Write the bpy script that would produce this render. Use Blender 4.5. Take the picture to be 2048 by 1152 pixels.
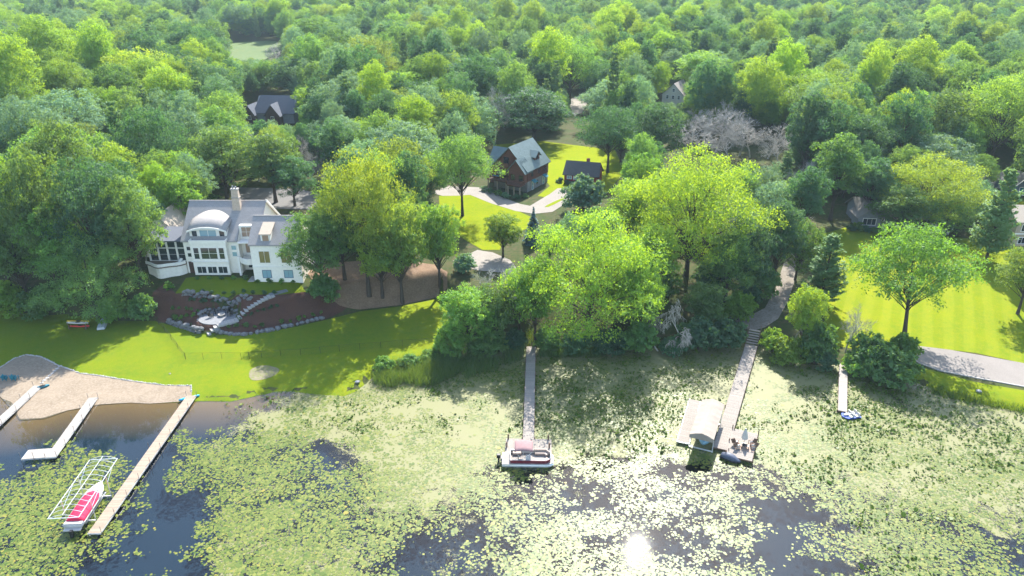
import bpy, bmesh, math, random
import numpy as np
from mathutils import Vector, Matrix, geometry

for o in list(bpy.data.objects):
    bpy.data.objects.remove(o)
SC = bpy.context.scene
COL = SC.collection
R = math.radians

# ------------------------------------------------------------------ camera
FPX, PITCH, CAMZ = 1450.0, R(24.5), 60.0          # focal length in photo pixels, downward pitch, drone height
cam = bpy.data.objects.new('camera', bpy.data.cameras.new('camera'))
COL.objects.link(cam)
cam.location = (0, 0, CAMZ)
cam.rotation_euler = (math.pi / 2 - PITCH, 0, 0)
cam.data.sensor_width = 36.0
cam.data.lens = FPX / 2048 * 36.0
cam.data.clip_start = 0.5
cam.data.clip_end = 12000
SC.camera = cam
# ------------------------------------------------------------------ sky, sun, exposure
SUN_EL, SUN_AZ = R(43.8), R(12.8)                  # in front of the drone, a little to the right
world = bpy.data.worlds.new('World')
SC.world = world
world.use_nodes = True
wn = world.node_tree
sky = wn.nodes.new('ShaderNodeTexSky')
sky.sky_type = 'NISHITA'
sky.sun_disc = False
sky.sun_elevation = SUN_EL
sky.sun_rotation = SUN_AZ
sky.air_density = 1.0
sky.dust_density = 0.9
sky.ozone_density = 0.5
wn.links.new(sky.outputs[0], wn.nodes['Background'].inputs[0])
wn.nodes['Background'].inputs[1].default_value = 0.15
sun = bpy.data.objects.new('sun', bpy.data.lights.new('sun', 'SUN'))
COL.objects.link(sun)
sun.data.energy = 4.4
sun.data.angle = R(0.5)
sun.data.color = (1.0, 0.965, 0.90)
sdir = Vector((math.sin(SUN_AZ) * math.cos(SUN_EL), math.cos(SUN_AZ) * math.cos(SUN_EL), math.sin(SUN_EL)))
sun.rotation_euler = sdir.to_track_quat('Z', 'Y').to_euler()
sun.location = (60, 200, 200)
SC.view_settings.view_transform = 'Standard'
SC.view_settings.look = 'None'
SC.view_settings.exposure = 1.76
SC.view_settings.gamma = 1.0
SC.view_settings.use_curve_mapping = False
SC.render.engine = 'CYCLES'
SC.cycles.use_denoising = True
SC.cycles.adaptive_threshold = 0.006
SC.cycles.max_bounces = 6
SC.cycles.transparent_max_bounces = 8
SC.cycles.diffuse_bounces = 4
SC.cycles.glossy_bounces = 3
SC.cycles.transmission_bounces = 3
SC.cycles.sample_clamp_indirect = 6.0
SC.cycles.caustics_reflective = False
SC.cycles.caustics_refractive = False

# ------------------------------------------------------------------ measuring: photo pixel -> place
CP, SP = math.cos(PITCH), math.sin(PITCH)
def P(px, py, z=0.0):
    u, v = px - 1024.0, py - 576.0
    t = (CAMZ - z) / (FPX * SP + v * CP)
    return Vector((u * t, (FPX * CP - v * SP) * t, z))
def pix(x, y, z):
    d = y * CP + (CAMZ - z) * SP
    return 1024 + FPX * x / d, 576 + FPX * ((CAMZ - z) * CP - y * SP) / d
def zat(py, y):                                    # height that pixel row py has at distance y
    v = py - 576.0
    return CAMZ - y * (FPX * SP + v * CP) / (FPX * CP - v * SP)

SHORE_PX = [(-500, 800), (-60, 790), (0, 789), (30, 800), (44, 833), (90, 831), (135, 817), (203, 804), (260, 801), (300, 804),
            (358, 801), (385, 800), (421, 799), (462, 800), (504, 791), (545, 782), (575, 780), (624, 785), (687, 791), (714, 780),
            (736, 761), (760, 738), (860, 716), (920, 706), (1000, 702), (1060, 694), (1150, 700), (1250, 697), (1350, 692),
            (1450, 690), (1500, 682), (1560, 712), (1620, 728), (1680, 728), (1730, 738), (1800, 756), (1850, 768), (1880, 786),
            (1950, 803), (2048, 823), (2500, 905)]
_s = [P(a, b) for a, b in SHORE_PX]
SX = np.array([p.x for p in _s]); SY = np.array([p.y for p in _s])
def pl(px, z):
    q = [P(a, b, z) for a, b in px]
    return [p.x for p in q], [p.y for p in q]
_fx, _fy = pl([(-300, 630), (0, 622), (200, 640), (338, 646), (400, 664), (487, 668), (592, 650), (652, 637), (720, 622), (800, 612), (880, 596)], 0.9)
_tx, _ty = pl([(-300, 585), (0, 580), (200, 592), (330, 604), (400, 586), (500, 594), (600, 590), (700, 577), (800, 562), (880, 548)], 5.2)
_mx = [-4, 12, 30, 40, 52, 70, 100, 160]
FX = np.array(_fx + _mx); FY = np.array(_fy + [float(np.interp(x, SX, SY)) + o for x, o in zip(_mx, [1, 1, 1, 1.2, 2.5, 3, 3, 3])])
TX = np.array(_tx + _mx); TY = np.array(_ty + [float(np.interp(x, SX, SY)) + o for x, o in zip(_mx, [14, 14, 16, 30, 60, 62, 64, 66])])
KX = np.array([-200, -15, -6, 30, 45, 60, 200])
ZF = np.array([0.95, 0.95, 0.6, 0.6, 0.6, 0.7, 0.7])
ZT = np.array([5.2, 5.2, 4.6, 4.4, 4.2, 3.6, 3.6])
BK = (np.array([-400, -46.5, -44.5, 400]), np.array([0.03, 0.03, 0.28, 0.28]))   # bank height: flat at the beach
_pp = P(436, 636, 2.2); PATIO = (_pp.x, _pp.y, 2.2)                            # round terrace on the slope
def sst(t):
    t = np.clip(t, 0, 1)
    return t * t * (3 - 2 * t)
def H(x, y):
    x = np.asarray(x, float); y = np.asarray(y, float)
    ys = np.interp(x, SX, SY); yf = np.interp(x, FX, FY); yt = np.interp(x, TX, TY)
    yf = np.maximum(yf, ys + 0.8); yt = np.maximum(yt, yf + 4)
    zf = np.interp(x, KX, ZF); zt = np.interp(x, KX, ZT); bk = np.interp(x, *BK)
    d = y - ys
    t = np.clip(d / (yf - ys), 0, 1)
    near = bk * (1 - np.exp(-np.maximum(d, 0) / 0.35)) + (zf - bk) * t
    z = near + (zt - zf) * sst((y - yf) / (yt - yf))
    z = z + 0.75 * sst((y - yt) / 7.0) * np.interp(x, [-35, -15], [1, 0])
    far = sst((y - yt - 10) / 70.0)
    z = z + far * (6.0 - zt + 1.6 * np.sin(x * 0.013 + 1.0) * np.sin(y * 0.016) + 3.0 * sst((y - 350) / 500))
    rp = np.hypot((x - PATIO[0]) / 1.2, y - PATIO[1]); wp = sst((4.0 - rp) / 1.3)
    z = z * (1 - wp) + PATIO[2] * wp
    z = np.where(d < 0, np.maximum(0.10 * d, -2.2), z)
    return z
def h(x, y):
    return float(H(x, y))
def G(px, py, dz=0.0):                             # pixel -> point on the terrain
    u, v = px - 1024.0, py - 576.0
    d = Vector((u, FPX * CP - v * SP, -(FPX * SP + v * CP))) / FPX
    lo, t = 0.0, 30.0
    while t < 3000:
        if CAMZ + d.z * t <= h(d.x * t, d.y * t):
            break
        lo = t; t *= 1.02
    hi = t
    for _ in range(24):
        m = 0.5 * (lo + hi)
        if CAMZ + d.z * m <= h(d.x * m, d.y * m): hi = m
        else: lo = m
    x, y = d.x * hi, d.y * hi
    return Vector((x, y, h(x, y) + dz))

# ------------------------------------------------------------------ objects and tags
def tag(o, label=None, cat=None, group=None, kind=None):
    if label: o['label'] = label
    if cat: o['category'] = cat
    if group: o['group'] = group
    if kind: o['kind'] = kind
    return o
def thing(name, label, cat, loc=(0, 0, 0), rz=0.0, group=None):
    o = bpy.data.objects.new(name, None)
    o.empty_display_size = 0.3
    COL.objects.link(o)
    o.location = loc
    o.rotation_euler = (0, 0, rz)
    return tag(o, label, cat, group)
def link(name, me, parent=None):
    o = bpy.data.objects.new(name, me)
    COL.objects.link(o)
    if parent is not None: o.parent = parent
    return o
def from_np(name, V, F, mat=None, tint=None):
    me = bpy.data.meshes.new(name)
    V = np.asarray(V, np.float32); F = np.asarray(F, np.int32)
    n, k = F.shape
    me.vertices.add(len(V)); me.vertices.foreach_set('co', V.ravel())
    me.loops.add(n * k); me.loops.foreach_set('vertex_index', F.ravel())
    me.polygons.add(n); me.polygons.foreach_set('loop_start', np.arange(0, n * k, k, dtype=np.int32))
    me.update(calc_edges=True)
    if tint is not None:
        a = me.attributes.new('tint', 'FLOAT', 'POINT')
        a.data.foreach_set('value', np.asarray(tint, np.float32))
    if mat: me.materials.append(mat)
    return me

class MB:
    def __init__(s): s.v = []; s.f = []
    def add(s, vs, fs):
        n = len(s.v); s.v += [tuple(p) for p in vs]; s.f += [tuple(i + n for i in f) for f in fs]; return s
    def box(s, x0, x1, y0, y1, z0, z1):
        return s.add([(x0,y0,z0),(x1,y0,z0),(x1,y1,z0),(x0,y1,z0),(x0,y0,z1),(x1,y0,z1),(x1,y1,z1),(x0,y1,z1)],
                     [(0,3,2,1),(4,5,6,7),(0,1,5,4),(1,2,6,5),(2,3,7,6),(3,0,4,7)])
    def bar(s, a, b, w, hh, up=(0, 0, 1)):           # box section from a to b
        a, b = Vector(a), Vector(b); d = (b - a).normalized(); up = Vector(up)
        if abs(d.dot(up)) > .98: up = Vector((0, 1, 0))
        sx = d.cross(up).normalized() * w / 2; sz = sx.cross(d).normalized() * hh / 2
        vs = [p + i * sx + j * sz for p in (a, b) for i, j in ((-1,-1),(1,-1),(1,1),(-1,1))]
        return s.add(vs, [(0,1,2,3),(4,7,6,5),(0,4,5,1),(1,5,6,2),(2,6,7,3),(3,7,4,0)])
    def tube(s, pts, rad, n=6, cap=True):
        pts = [Vector(p) for p in pts]; m = len(pts)
        if not hasattr(rad, '__len__'): rad = [rad] * m
        vs = []; fs = []
        for i, p in enumerate(pts):
            d = (pts[min(i + 1, m - 1)] - pts[max(i - 1, 0)])
            d = d.normalized() if d.length > 1e-9 else Vector((0, 0, 1))
            a = d.cross(Vector((0, 0, 1))) if abs(d.z) < .95 else d.cross(Vector((0, 1, 0)))
            a.normalize(); b = d.cross(a)
            for k in range(n):
                t = 2 * math.pi * k / n
                vs.append(p + (a * math.cos(t) + b * math.sin(t)) * rad[i])
        for i in range(m - 1):
            for k in range(n):
                k2 = (k + 1) % n
                fs.append((i*n+k, i*n+k2, (i+1)*n+k2, (i+1)*n+k))
        if cap: fs += [tuple(reversed(range(n))), tuple(range((m-1)*n, m*n))]
        return s.add(vs, fs)
    def prism(s, poly, z0, z1):                      # vertical extrusion of an xy outline
        n = len(poly)
        vs = [(p[0], p[1], z0) for p in poly] + [(p[0], p[1], z1) for p in poly]
        return s.add(vs, [tuple(reversed(range(n))), tuple(range(n, 2*n))] + [(i, (i+1) % n, (i+1) % n + n, i + n) for i in range(n)])
    def extr(s, poly, d):                            # extrusion of a 3-D outline along d
        n = len(poly); d = Vector(d)
        vs = [Vector(p) for p in poly] + [Vector(p) + d for p in poly]
        return s.add(vs, [tuple(reversed(range(n))), tuple(range(n, 2*n))] + [(i, (i+1) % n, (i+1) % n + n, i + n) for i in range(n)])
    def slab(s, quad, t):                            # thick sheet from four corners, thickness down
        return s.extr(quad, (0, 0, -t))
    def ball(s, c, r, n=8, m=5, sc=(1, 1, 1)):
        vs = []; fs = []
        for i in range(m + 1):
            a = math.pi * i / m
            for k in range(n):
                b = 2 * math.pi * k / n
                vs.append((c[0] + r*sc[0]*math.sin(a)*math.cos(b), c[1] + r*sc[1]*math.sin(a)*math.sin(b), c[2] + r*sc[2]*math.cos(a)))
        for i in range(m):
            for k in range(n):
                k2 = (k + 1) % n
                fs.append((i*n+k, (i+1)*n+k, (i+1)*n+k2, i*n+k2))
        return s.add(vs, fs)
    def mesh(s, name, mat=None, smooth=False):
        me = bpy.data.meshes.new(name)
        me.from_pydata(s.v, [], s.f)
        bm = bmesh.new(); bm.from_mesh(me)
        bmesh.ops.recalc_face_normals(bm, faces=bm.faces); bm.to_mesh(me); bm.free()
        if smooth:
            for p in me.polygons: p.use_smooth = True
        if mat: me.materials.append(mat)
        return me
    def build(s, name, mat, parent=None, smooth=False, bevel=0):
        o = link(name, s.mesh(name, mat, smooth), parent)
        if bevel:
            b = o.modifiers.new('bevel', 'BEVEL'); b.width = bevel; b.segments = 2; b.limit_method = 'ANGLE'
        return o

# ------------------------------------------------------------------ materials
def nt(name):
    m = bpy.data.materials.new(name); m.use_nodes = True
    t = m.node_tree
    for n in list(t.nodes): t.nodes.remove(n)
    out = t.nodes.new('ShaderNodeOutputMaterial')
    return m, t, out
def node(t, kind, **kw):
    n = t.nodes.new(kind)
    for k, v in kw.items():
        if k.startswith('i_'):
            n.inputs[k[2:].replace('_', ' ')].default_value = v
        else: setattr(n, k, v)
    return n
def c4(c): return (c[0], c[1], c[2], 1.0)
def noise_fac(t, scale, detail=4, rough=0.6, lo=0.35, hi=0.65, coord=None, stretch=None):
    tc = node(t, 'ShaderNodeTexCoord')
    src = tc.outputs[coord or 'Object']
    if stretch:
        mp = node(t, 'ShaderNodeMapping'); mp.inputs['Scale'].default_value = stretch
        t.links.new(src, mp.inputs['Vector']); src = mp.outputs[0]
    n = node(t, 'ShaderNodeTexNoise', i_Scale=scale, i_Detail=detail, i_Roughness=rough)
    t.links.new(src, n.inputs['Vector'])
    r = node(t, 'ShaderNodeMapRange'); r.inputs[1].default_value = lo; r.inputs[2].default_value = hi
    t.links.new(n.outputs[0], r.inputs[0])
    return r.outputs[0]
def mixc(t, f, a, b, mode='MIX'):
    m = node(t, 'ShaderNodeMix', data_type='RGBA', blend_type=mode)
    if isinstance(f, float): m.inputs[0].default_value = f
    else: t.links.new(f, m.inputs[0])
    for s, i in ((a, 6), (b, 7)):
        if isinstance(s, (tuple, list)): m.inputs[i].default_value = c4(s)
        else: t.links.new(s, m.inputs[i])
    return m.outputs[2]
def bsdf(t, out, col, rough=0.8, spec=0.3, bump=None, metal=0.0, bstr=0.3, bdist=0.05):
    b = node(t, 'ShaderNodeBsdfPrincipled', i_Roughness=rough, i_Metallic=metal)
    b.inputs['Specular IOR Level'].default_value = spec
    if isinstance(col, (tuple, list)): b.inputs['Base Color'].default_value = c4(col)
    else: t.links.new(col, b.inputs['Base Color'])
    if bump is not None:
        bn = node(t, 'ShaderNodeBump', i_Strength=bstr, i_Distance=bdist)
        t.links.new(bump, bn.inputs['Height']); t.links.new(bn.outputs[0], b.inputs['Normal'])
    t.links.new(b.outputs[0], out.inputs[0])
    return b
def mat(name, c, c2=None, scale=3.0, rough=0.8, spec=0.3, metal=0.0, bump=False, coord=None, stretch=None, detail=4):
    m, t, out = nt(name)
    c2 = c2 or tuple(v * 0.8 for v in c)
    f = noise_fac(t, scale, detail, coord=coord, stretch=stretch)
    bsdf(t, out, mixc(t, f, c, c2), rough, spec, f if bump else None, metal)
    return m
def mat3(name, c, c2, c3, s1, s2, rough=0.9, bump=False, f1=(.35, .65), f2=(.4, .7), stretch2=None):
    m, t, out = nt(name)
    a = noise_fac(t, s1, 5, lo=f1[0], hi=f1[1]); b = noise_fac(t, s2, 5, lo=f2[0], hi=f2[1], stretch=stretch2)
    bsdf(t, out, mixc(t, b, mixc(t, a, c, c2), c3), rough, 0.2, b if bump else None)
    return m
def foliage(name, ca, cb, tr=1.45, tmix=0.5, gloss=0.025, var=0.5):
    """leaf: reflecting and letting light through; tint attribute and the object's own random number vary it"""
    m, t, out = nt(name)
    at = node(t, 'ShaderNodeAttribute', attribute_name='tint')
    oi = node(t, 'ShaderNodeObjectInfo')
    col = mixc(t, at.outputs['Fac'], ca, cb)
    hs = node(t, 'ShaderNodeHueSaturation')
    mr = node(t, 'ShaderNodeMapRange'); mr.inputs[3].default_value = 0.5 - 0.020 * var; mr.inputs[4].default_value = 0.5 + 0.022 * var
    t.links.new(oi.outputs['Random'], mr.inputs[0]); t.links.new(mr.outputs[0], hs.inputs['Hue'])
    mu = node(t, 'ShaderNodeMath', operation='MULTIPLY'); mu.inputs[1].default_value = 7.31
    fr = node(t, 'ShaderNodeMath', operation='FRACT')
    t.links.new(oi.outputs['Random'], mu.inputs[0]); t.links.new(mu.outputs[0], fr.inputs[0])
    mv = node(t, 'ShaderNodeMapRange'); mv.inputs[3].default_value = 1 - 0.45 * var; mv.inputs[4].default_value = 1 + 0.45 * var
    t.links.new(fr.outputs[0], mv.inputs[0]); t.links.new(mv.outputs[0], hs.inputs['Value'])
    t.links.new(col, hs.inputs['Color'])
    d = node(t, 'ShaderNodeBsdfDiffuse'); t.links.new(mixc(t, 1.0, hs.outputs[0], (0.62, 0.86, 1.0), 'MULTIPLY'), d.inputs[0])
    tl = node(t, 'ShaderNodeBsdfTranslucent')
    t.links.new(mixc(t, 1.0, hs.outputs[0], (tr * 1.12, tr * 1.08, tr * 0.40), 'MULTIPLY'), tl.inputs[0])
    ms = node(t, 'ShaderNodeMixShader'); ms.inputs[0].default_value = tmix
    t.links.new(d.outputs[0], ms.inputs[1]); t.links.new(tl.outputs[0], ms.inputs[2])
    g = node(t, 'ShaderNodeBsdfGlossy', i_Roughness=0.6); g.inputs[0].default_value = (1, 1, 1, 1)
    m2 = node(t, 'ShaderNodeMixShader'); m2.inputs[0].default_value = gloss
    t.links.new(ms.outputs[0], m2.inputs[1]); t.links.new(g.outputs[0], m2.inputs[2])
    t.links.new(m2.outputs[0], out.inputs[0])
    return m
# ================================================================== THE SETTING
rng = np.random.default_rng(7)
M = {}
M['floor'] = mat3('forest_floor', (0.045, 0.06, 0.018), (0.075, 0.06, 0.03), (0.03, 0.05, 0.012), 0.25, 1.3, 0.95)
def lawnmat(name, stripes=0.0):
    """grass: green blades plus the yellow light they pass forward towards the viewer when the sun is ahead"""
    m, t, out = nt(name)
    a = noise_fac(t, 0.16, 6, .65, lo=.35, hi=.65); b = noise_fac(t, 1.1, 7, .75, lo=.4, hi=.72); c = noise_fac(t, 7.0, 5, .8, lo=.3, hi=.7)
    col = mixc(t, b, mixc(t, a, (0.098, 0.152, 0.009), (0.072, 0.134, 0.013)), (0.124, 0.150, 0.011))
    col = mixc(t, c, col, mixc(t, 0.5, col, (0.02, 0.06, 0.008)))
    sh = mixc(t, b, mixc(t, a, (0.064, 0.056, 0.001), (0.048, 0.048, 0.002)), (0.076, 0.060, 0.002))
    sh = mixc(t, c, sh, mixc(t, 0.55, sh, (0.022, 0.024, 0.001)))
    if stripes:
        tc = node(t, 'ShaderNodeTexCoord'); mp = node(t, 'ShaderNodeMapping'); mp.inputs['Rotation'].default_value = (0, 0, R(28))
        t.links.new(tc.outputs['Object'], mp.inputs[0])
        wv = node(t, 'ShaderNodeTexWave', i_Scale=0.098, i_Distortion=1.6, i_Detail=2.0); t.links.new(mp.outputs[0], wv.inputs[0])
        mr = node(t, 'ShaderNodeMapRange'); mr.inputs[1].default_value = .35; mr.inputs[2].default_value = .65; mr.inputs[4].default_value = stripes
        t.links.new(wv.outputs['Fac'], mr.inputs[0])
        sh = mixc(t, mr.outputs[0], sh, (0.105, 0.085, 0.010))
    d = node(t, 'ShaderNodeBsdfDiffuse'); t.links.new(col, d.inputs[0])
    g = node(t, 'ShaderNodeBsdfGlossy', i_Roughness=0.72); t.links.new(sh, g.inputs[0])
    bn = node(t, 'ShaderNodeBump', i_Strength=0.5, i_Distance=0.04); t.links.new(c, bn.inputs['Height']); t.links.new(bn.outputs[0], d.inputs['Normal']); t.links.new(bn.outputs[0], g.inputs['Normal'])
    s = node(t, 'ShaderNodeAddShader'); t.links.new(d.outputs[0], s.inputs[0]); t.links.new(g.outputs[0], s.inputs[1]); t.links.new(s.outputs[0], out.inputs[0])
    return m
M['lawn'] = lawnmat('lawn_grass')
M['meadow'] = mat3('far_meadow', (0.075, 0.120, 0.028), (0.06, 0.105, 0.025), (0.095, 0.12, 0.035), 0.05, 0.4)
M['lawn_striped'] = lawnmat('mown_lawn_grass', 0.3)
M['sand'] = mat3('beach_sand', (0.225, 0.175, 0.125), (0.175, 0.135, 0.095), (0.26, 0.21, 0.155), 0.35, 3.0, 0.95, True)
M['mulch'] = mat3('red_brown_mulch', (0.075, 0.035, 0.024), (0.055, 0.026, 0.02), (0.10, 0.05, 0.035), 0.6, 9.0, 0.95, True)
M['gravel'] = mat3('pale_gravel', (0.225, 0.20, 0.17), (0.18, 0.16, 0.135), (0.26, 0.235, 0.205), 0.3, 5.0, 0.95)
M['road'] = mat3('road_asphalt', (0.20, 0.178, 0.158), (0.17, 0.152, 0.135), (0.225, 0.20, 0.18), 0.4, 8.0, 0.95)
M['earth'] = mat3('bare_earth', (0.17, 0.105, 0.065), (0.12, 0.075, 0.048), (0.22, 0.15, 0.095), 0.5, 4.0, 0.95, True)
M['soil'] = mat3('worn_soil', (0.22, 0.18, 0.13), (0.15, 0.13, 0.08), (0.12, 0.15, 0.03), 0.8, 3.0, 0.95)
M['track'] = mat3('worn_dirt_track', (0.25, 0.215, 0.18), (0.18, 0.155, 0.125), (0.14, 0.12, 0.085), 0.5, 2.5, 0.95)
M['asphalt'] = mat3('grey_asphalt', (0.13, 0.125, 0.12), (0.11, 0.11, 0.11), (0.16, 0.15, 0.14), 0.4, 8.0, 0.95)

def axis(lo, hi, step, far_lo, far_hi, g=1.25):
    a = list(np.arange(lo, hi + step / 2, step))
    s, x = step, hi
    while x < far_hi: s *= g; x += s; a.append(x)
    s, x, b = step, lo, []
    while x > far_lo: s *= g; x -= s; b.append(x)
    return np.array(b[::-1] + a)
def grid(xs, ys):
    X, Y = np.meshgrid(xs, ys)
    n, m = X.shape
    i = np.arange((n - 1) * m).reshape(n - 1, m)[:, :-1].ravel()
    return X.ravel(), Y.ravel(), np.stack([i, i + 1, i + 1 + m, i + m], 1)
# --- terrain, out to the horizon
gx, gy, gf = grid(axis(-115, 130, 1.0, -6000, 6000, 1.09), axis(48, 215, 0.8, -3000, 9000, 1.07))
gz = H(gx, gy)
# lakebed: sand by the beach, then the water's scattered blue put into the colour
M['bed'], t, out = nt('ground')
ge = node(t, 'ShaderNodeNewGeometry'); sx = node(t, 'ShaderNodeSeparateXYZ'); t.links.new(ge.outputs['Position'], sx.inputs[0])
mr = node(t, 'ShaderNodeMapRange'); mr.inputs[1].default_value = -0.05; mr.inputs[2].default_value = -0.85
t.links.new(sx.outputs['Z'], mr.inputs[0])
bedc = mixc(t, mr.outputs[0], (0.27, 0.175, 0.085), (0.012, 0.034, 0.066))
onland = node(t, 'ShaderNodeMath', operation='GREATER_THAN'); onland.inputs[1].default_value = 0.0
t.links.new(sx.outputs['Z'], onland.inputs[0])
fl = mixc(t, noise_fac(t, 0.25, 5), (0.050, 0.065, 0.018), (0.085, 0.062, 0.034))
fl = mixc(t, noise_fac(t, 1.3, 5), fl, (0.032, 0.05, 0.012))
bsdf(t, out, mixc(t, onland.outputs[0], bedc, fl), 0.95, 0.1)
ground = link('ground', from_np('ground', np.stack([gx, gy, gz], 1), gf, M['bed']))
for p in ground.data.polygons: p.use_smooth = True
tag(ground, kind='structure')

# --- draped sheets: lawns, beach, mulch, drives
def drape(name, pts, material, off, step=1.0, world=False, kind='structure', smooth_pts=0, edge_noise=0.0):
    w = [Vector(p[:2]) for p in pts] if world else [G(*p).to_2d() for p in pts]
    if smooth_pts:
        for _ in range(smooth_pts):
            n = len(w); q = []
            for i in range(n):
                a, b = w[i], w[(i + 1) % n]
                q += [a * .75 + b * .25, a * .25 + b * .75]
            w = q
    ring = []
    for i, a in enumerate(w):
        b = w[(i + 1) % len(w)]; k = max(1, int((b - a).length / step))
        for j in range(k):
            p = a.lerp(b, j / k)
            if edge_noise:
                p = p + Vector((rng.normal(), rng.normal())) * edge_noise
            ring.append(p)
    xs = [p.x for p in ring]; ys = [p.y for p in ring]
    inner = [Vector((x, y)) for x in np.arange(min(xs), max(xs), step) for y in np.arange(min(ys), max(ys), step)]
    n = len(ring)
    vv, ee, ff, *_ = geometry.delaunay_2d_cdt(ring + inner, [(i, (i + 1) % n) for i in range(n)], [], 1, 1e-4)
    me = bpy.data.meshes.new(name)
    V = np.array([(v.x, v.y) for v in vv]); Z = H(V[:, 0], V[:, 1]) + off
    me.from_pydata([(a[0], a[1], z) for a, z in zip(V, Z)], [], [f for f in ff])
    for p in me.polygons: p.use_smooth = True
    me.materials.append(material)
    o = link(name, me); tag(o, kind=kind)
    return o, w

shore_mid = [p for p in SHORE_PX if 380 < p[0] < 770]
lawn_l = [(-420, 800), (-60, 795)] + [(p[0], p[1] + 4) for p in SHORE_PX if -10 < p[0] < 745] + [(765, 736), (870, 712), (900, 690), (895, 640), (900, 598), (880, 597), (800, 613), (720, 623),
          (652, 640), (592, 654), (487, 671), (400, 667), (338, 650), (310, 642), (250, 640), (0, 618), (-420, 628)]
drape('lawn', lawn_l, M['lawn'], 0.03)
drape('lawn', [(372, 556), (420, 552), (600, 566), (612, 584), (560, 590), (480, 590), (400, 588), (350, 590)], M['lawn'], 0.03, 0.7)
drape('lawn', [(878, 392), (930, 385), (985, 400), (1040, 424), (1075, 440), (1075, 452), (1010, 470), (1000, 500), (965, 500), (930, 480), (880, 440)], M['lawn'], 0.03)
drape('lawn', [(985, 290), (1080, 282), (1230, 300), (1250, 345), (1200, 400), (1140, 392), (1098, 396), (1075, 392), (1100, 372), (1060, 330), (1000, 330)], M['lawn'], 0.03)
drape('lawn', [(1085, 415), (1120, 398), (1133, 396), (1100, 414)], M['lawn'], 0.075, 0.6, smooth_pts=1)
drape('lawn', [(1640, 600), (1640, 470), (1690, 455), (1800, 462), (1960, 480), (2120, 520), (2300, 640), (2300, 800), (2048, 727), (1950, 706), (1830, 692), (1780, 690), (1720, 700), (1660, 690)], M['lawn_striped'], 0.03)
drape('lawn', [(1755, 750), (1830, 732), (1950, 764), (2048, 781), (2300, 840), (2300, 880), (2048, 826), (1950, 806), (1885, 790), (1850, 772), (1800, 760)], M['lawn'], 0.03)
drape('lawn', [(430, 97), (470, 86), (540, 82), (570, 86), (560, 105), (520, 125), (470, 128)], M['meadow'], 0.35, 4)
drape('lawn', [(2000, 405), (2048, 395), (2090, 400), (2090, 440), (2000, 432)], M['lawn'], 0.03)

BEACH = [(-300, 765), (-100, 760), (0, 736), (28, 718), (52, 710), (82, 714), (118, 732), (160, 747), (200, 752), (260, 762), (330, 771), (382, 772), (384, 790), (372, 803), (300, 808), (260, 806), (203, 810), (135, 822), (90, 838), (40, 842), (20, 815), (0, 793), (-100, 795), (-300, 800)]
drape('beach', BEACH, M['sand'], 0.06, 0.8)
MULCH = [(302, 600), (330, 566), (352, 588), (400, 588), (480, 590), (560, 590), (612, 584), (660, 592), (700, 612), (652, 638), (592, 651), (487, 669), (400, 665), (338, 648), (312, 640)]
drape('mulch_bed', MULCH, M['mulch'], 0.07, 0.5)
drape('bare_earth', [(612, 545), (650, 528), (780, 518), (870, 530), (895, 545), (895, 585), (880, 594), (800, 611), (720, 620), (680, 612), (640, 585)], M['earth'], 0.10, 0.6)
drape('bare_patch', [(497, 748), (502, 738), (525, 730), (550, 734), (562, 741), (545, 755), (515, 762), (500, 760)], M['soil'], 0.06, 0.5, smooth_pts=2)
drape('driveway', [(885, 392), (860, 385), (900, 372), (960, 375), (1000, 393), (1040, 408), (1060, 412), (1100, 388), (1115, 377), (1145, 376), (1150, 392), (1140, 402), (1105, 424), (1068, 428), (1030, 422), (985, 408), (940, 390)], M['gravel'], 0.05, 0.8)
drape('driveway', [(905, 522), (930, 512), (955, 500), (985, 505), (1020, 520), (1040, 545), (1000, 545), (950, 540)], M['gravel'], 0.05, 0.8)
drape('driveway', [(1576, 500), (1598, 500), (1590, 560), (1575, 605), (1556, 638), (1530, 655), (1505, 662), (1488, 656), (1468, 640), (1470, 628), (1500, 632), (1530, 616), (1552, 575)], M['track'], 0.05, 0.8)
drape('driveway', [(470, 405), (480, 375), (600, 378), (660, 395), (640, 420), (560, 418)], M['asphalt'], 0.05, 0.9)
drape('driveway', [(1136, 200), (1165, 188), (1180, 195), (1165, 225), (1148, 232)], M['gravel'], 0.05, 2)
RW = [(1818, 690), (1900, 700), (1990, 716), (2060, 729), (2350, 800)], [(2350, 855), (2048, 774), (1950, 756), (1880, 742), (1838, 727), (1815, 712)]
drape('road', RW[0] + RW[1], M['road'], 0.05, 0.9)
M['concrete'] = mat('pale_concrete', (0.34, 0.315, 0.285), (0.28, 0.26, 0.23), 2.0)
# kerb along the water side of the road
kb = MB()
kp = [G(*p) for p in RW[1]]
for a, b in zip(kp, kp[1:]):
    n = max(1, int((b - a).length / 3))
    for i in range(n):
        p, q = a.lerp(b, i / n), a.lerp(b, (i + 1) / n)
        p.z = h(p.x, p.y) + 0.07; q.z = h(q.x, q.y) + 0.07
        kb.bar(p, q, 0.22, 0.16)
tag(kb.build('kerb', M['concrete']), kind='structure')

# --- water with algae film
ROWS = [700, 750, 800, 850, 900, 950, 1000, 1050, 1100, 1150]
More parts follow.
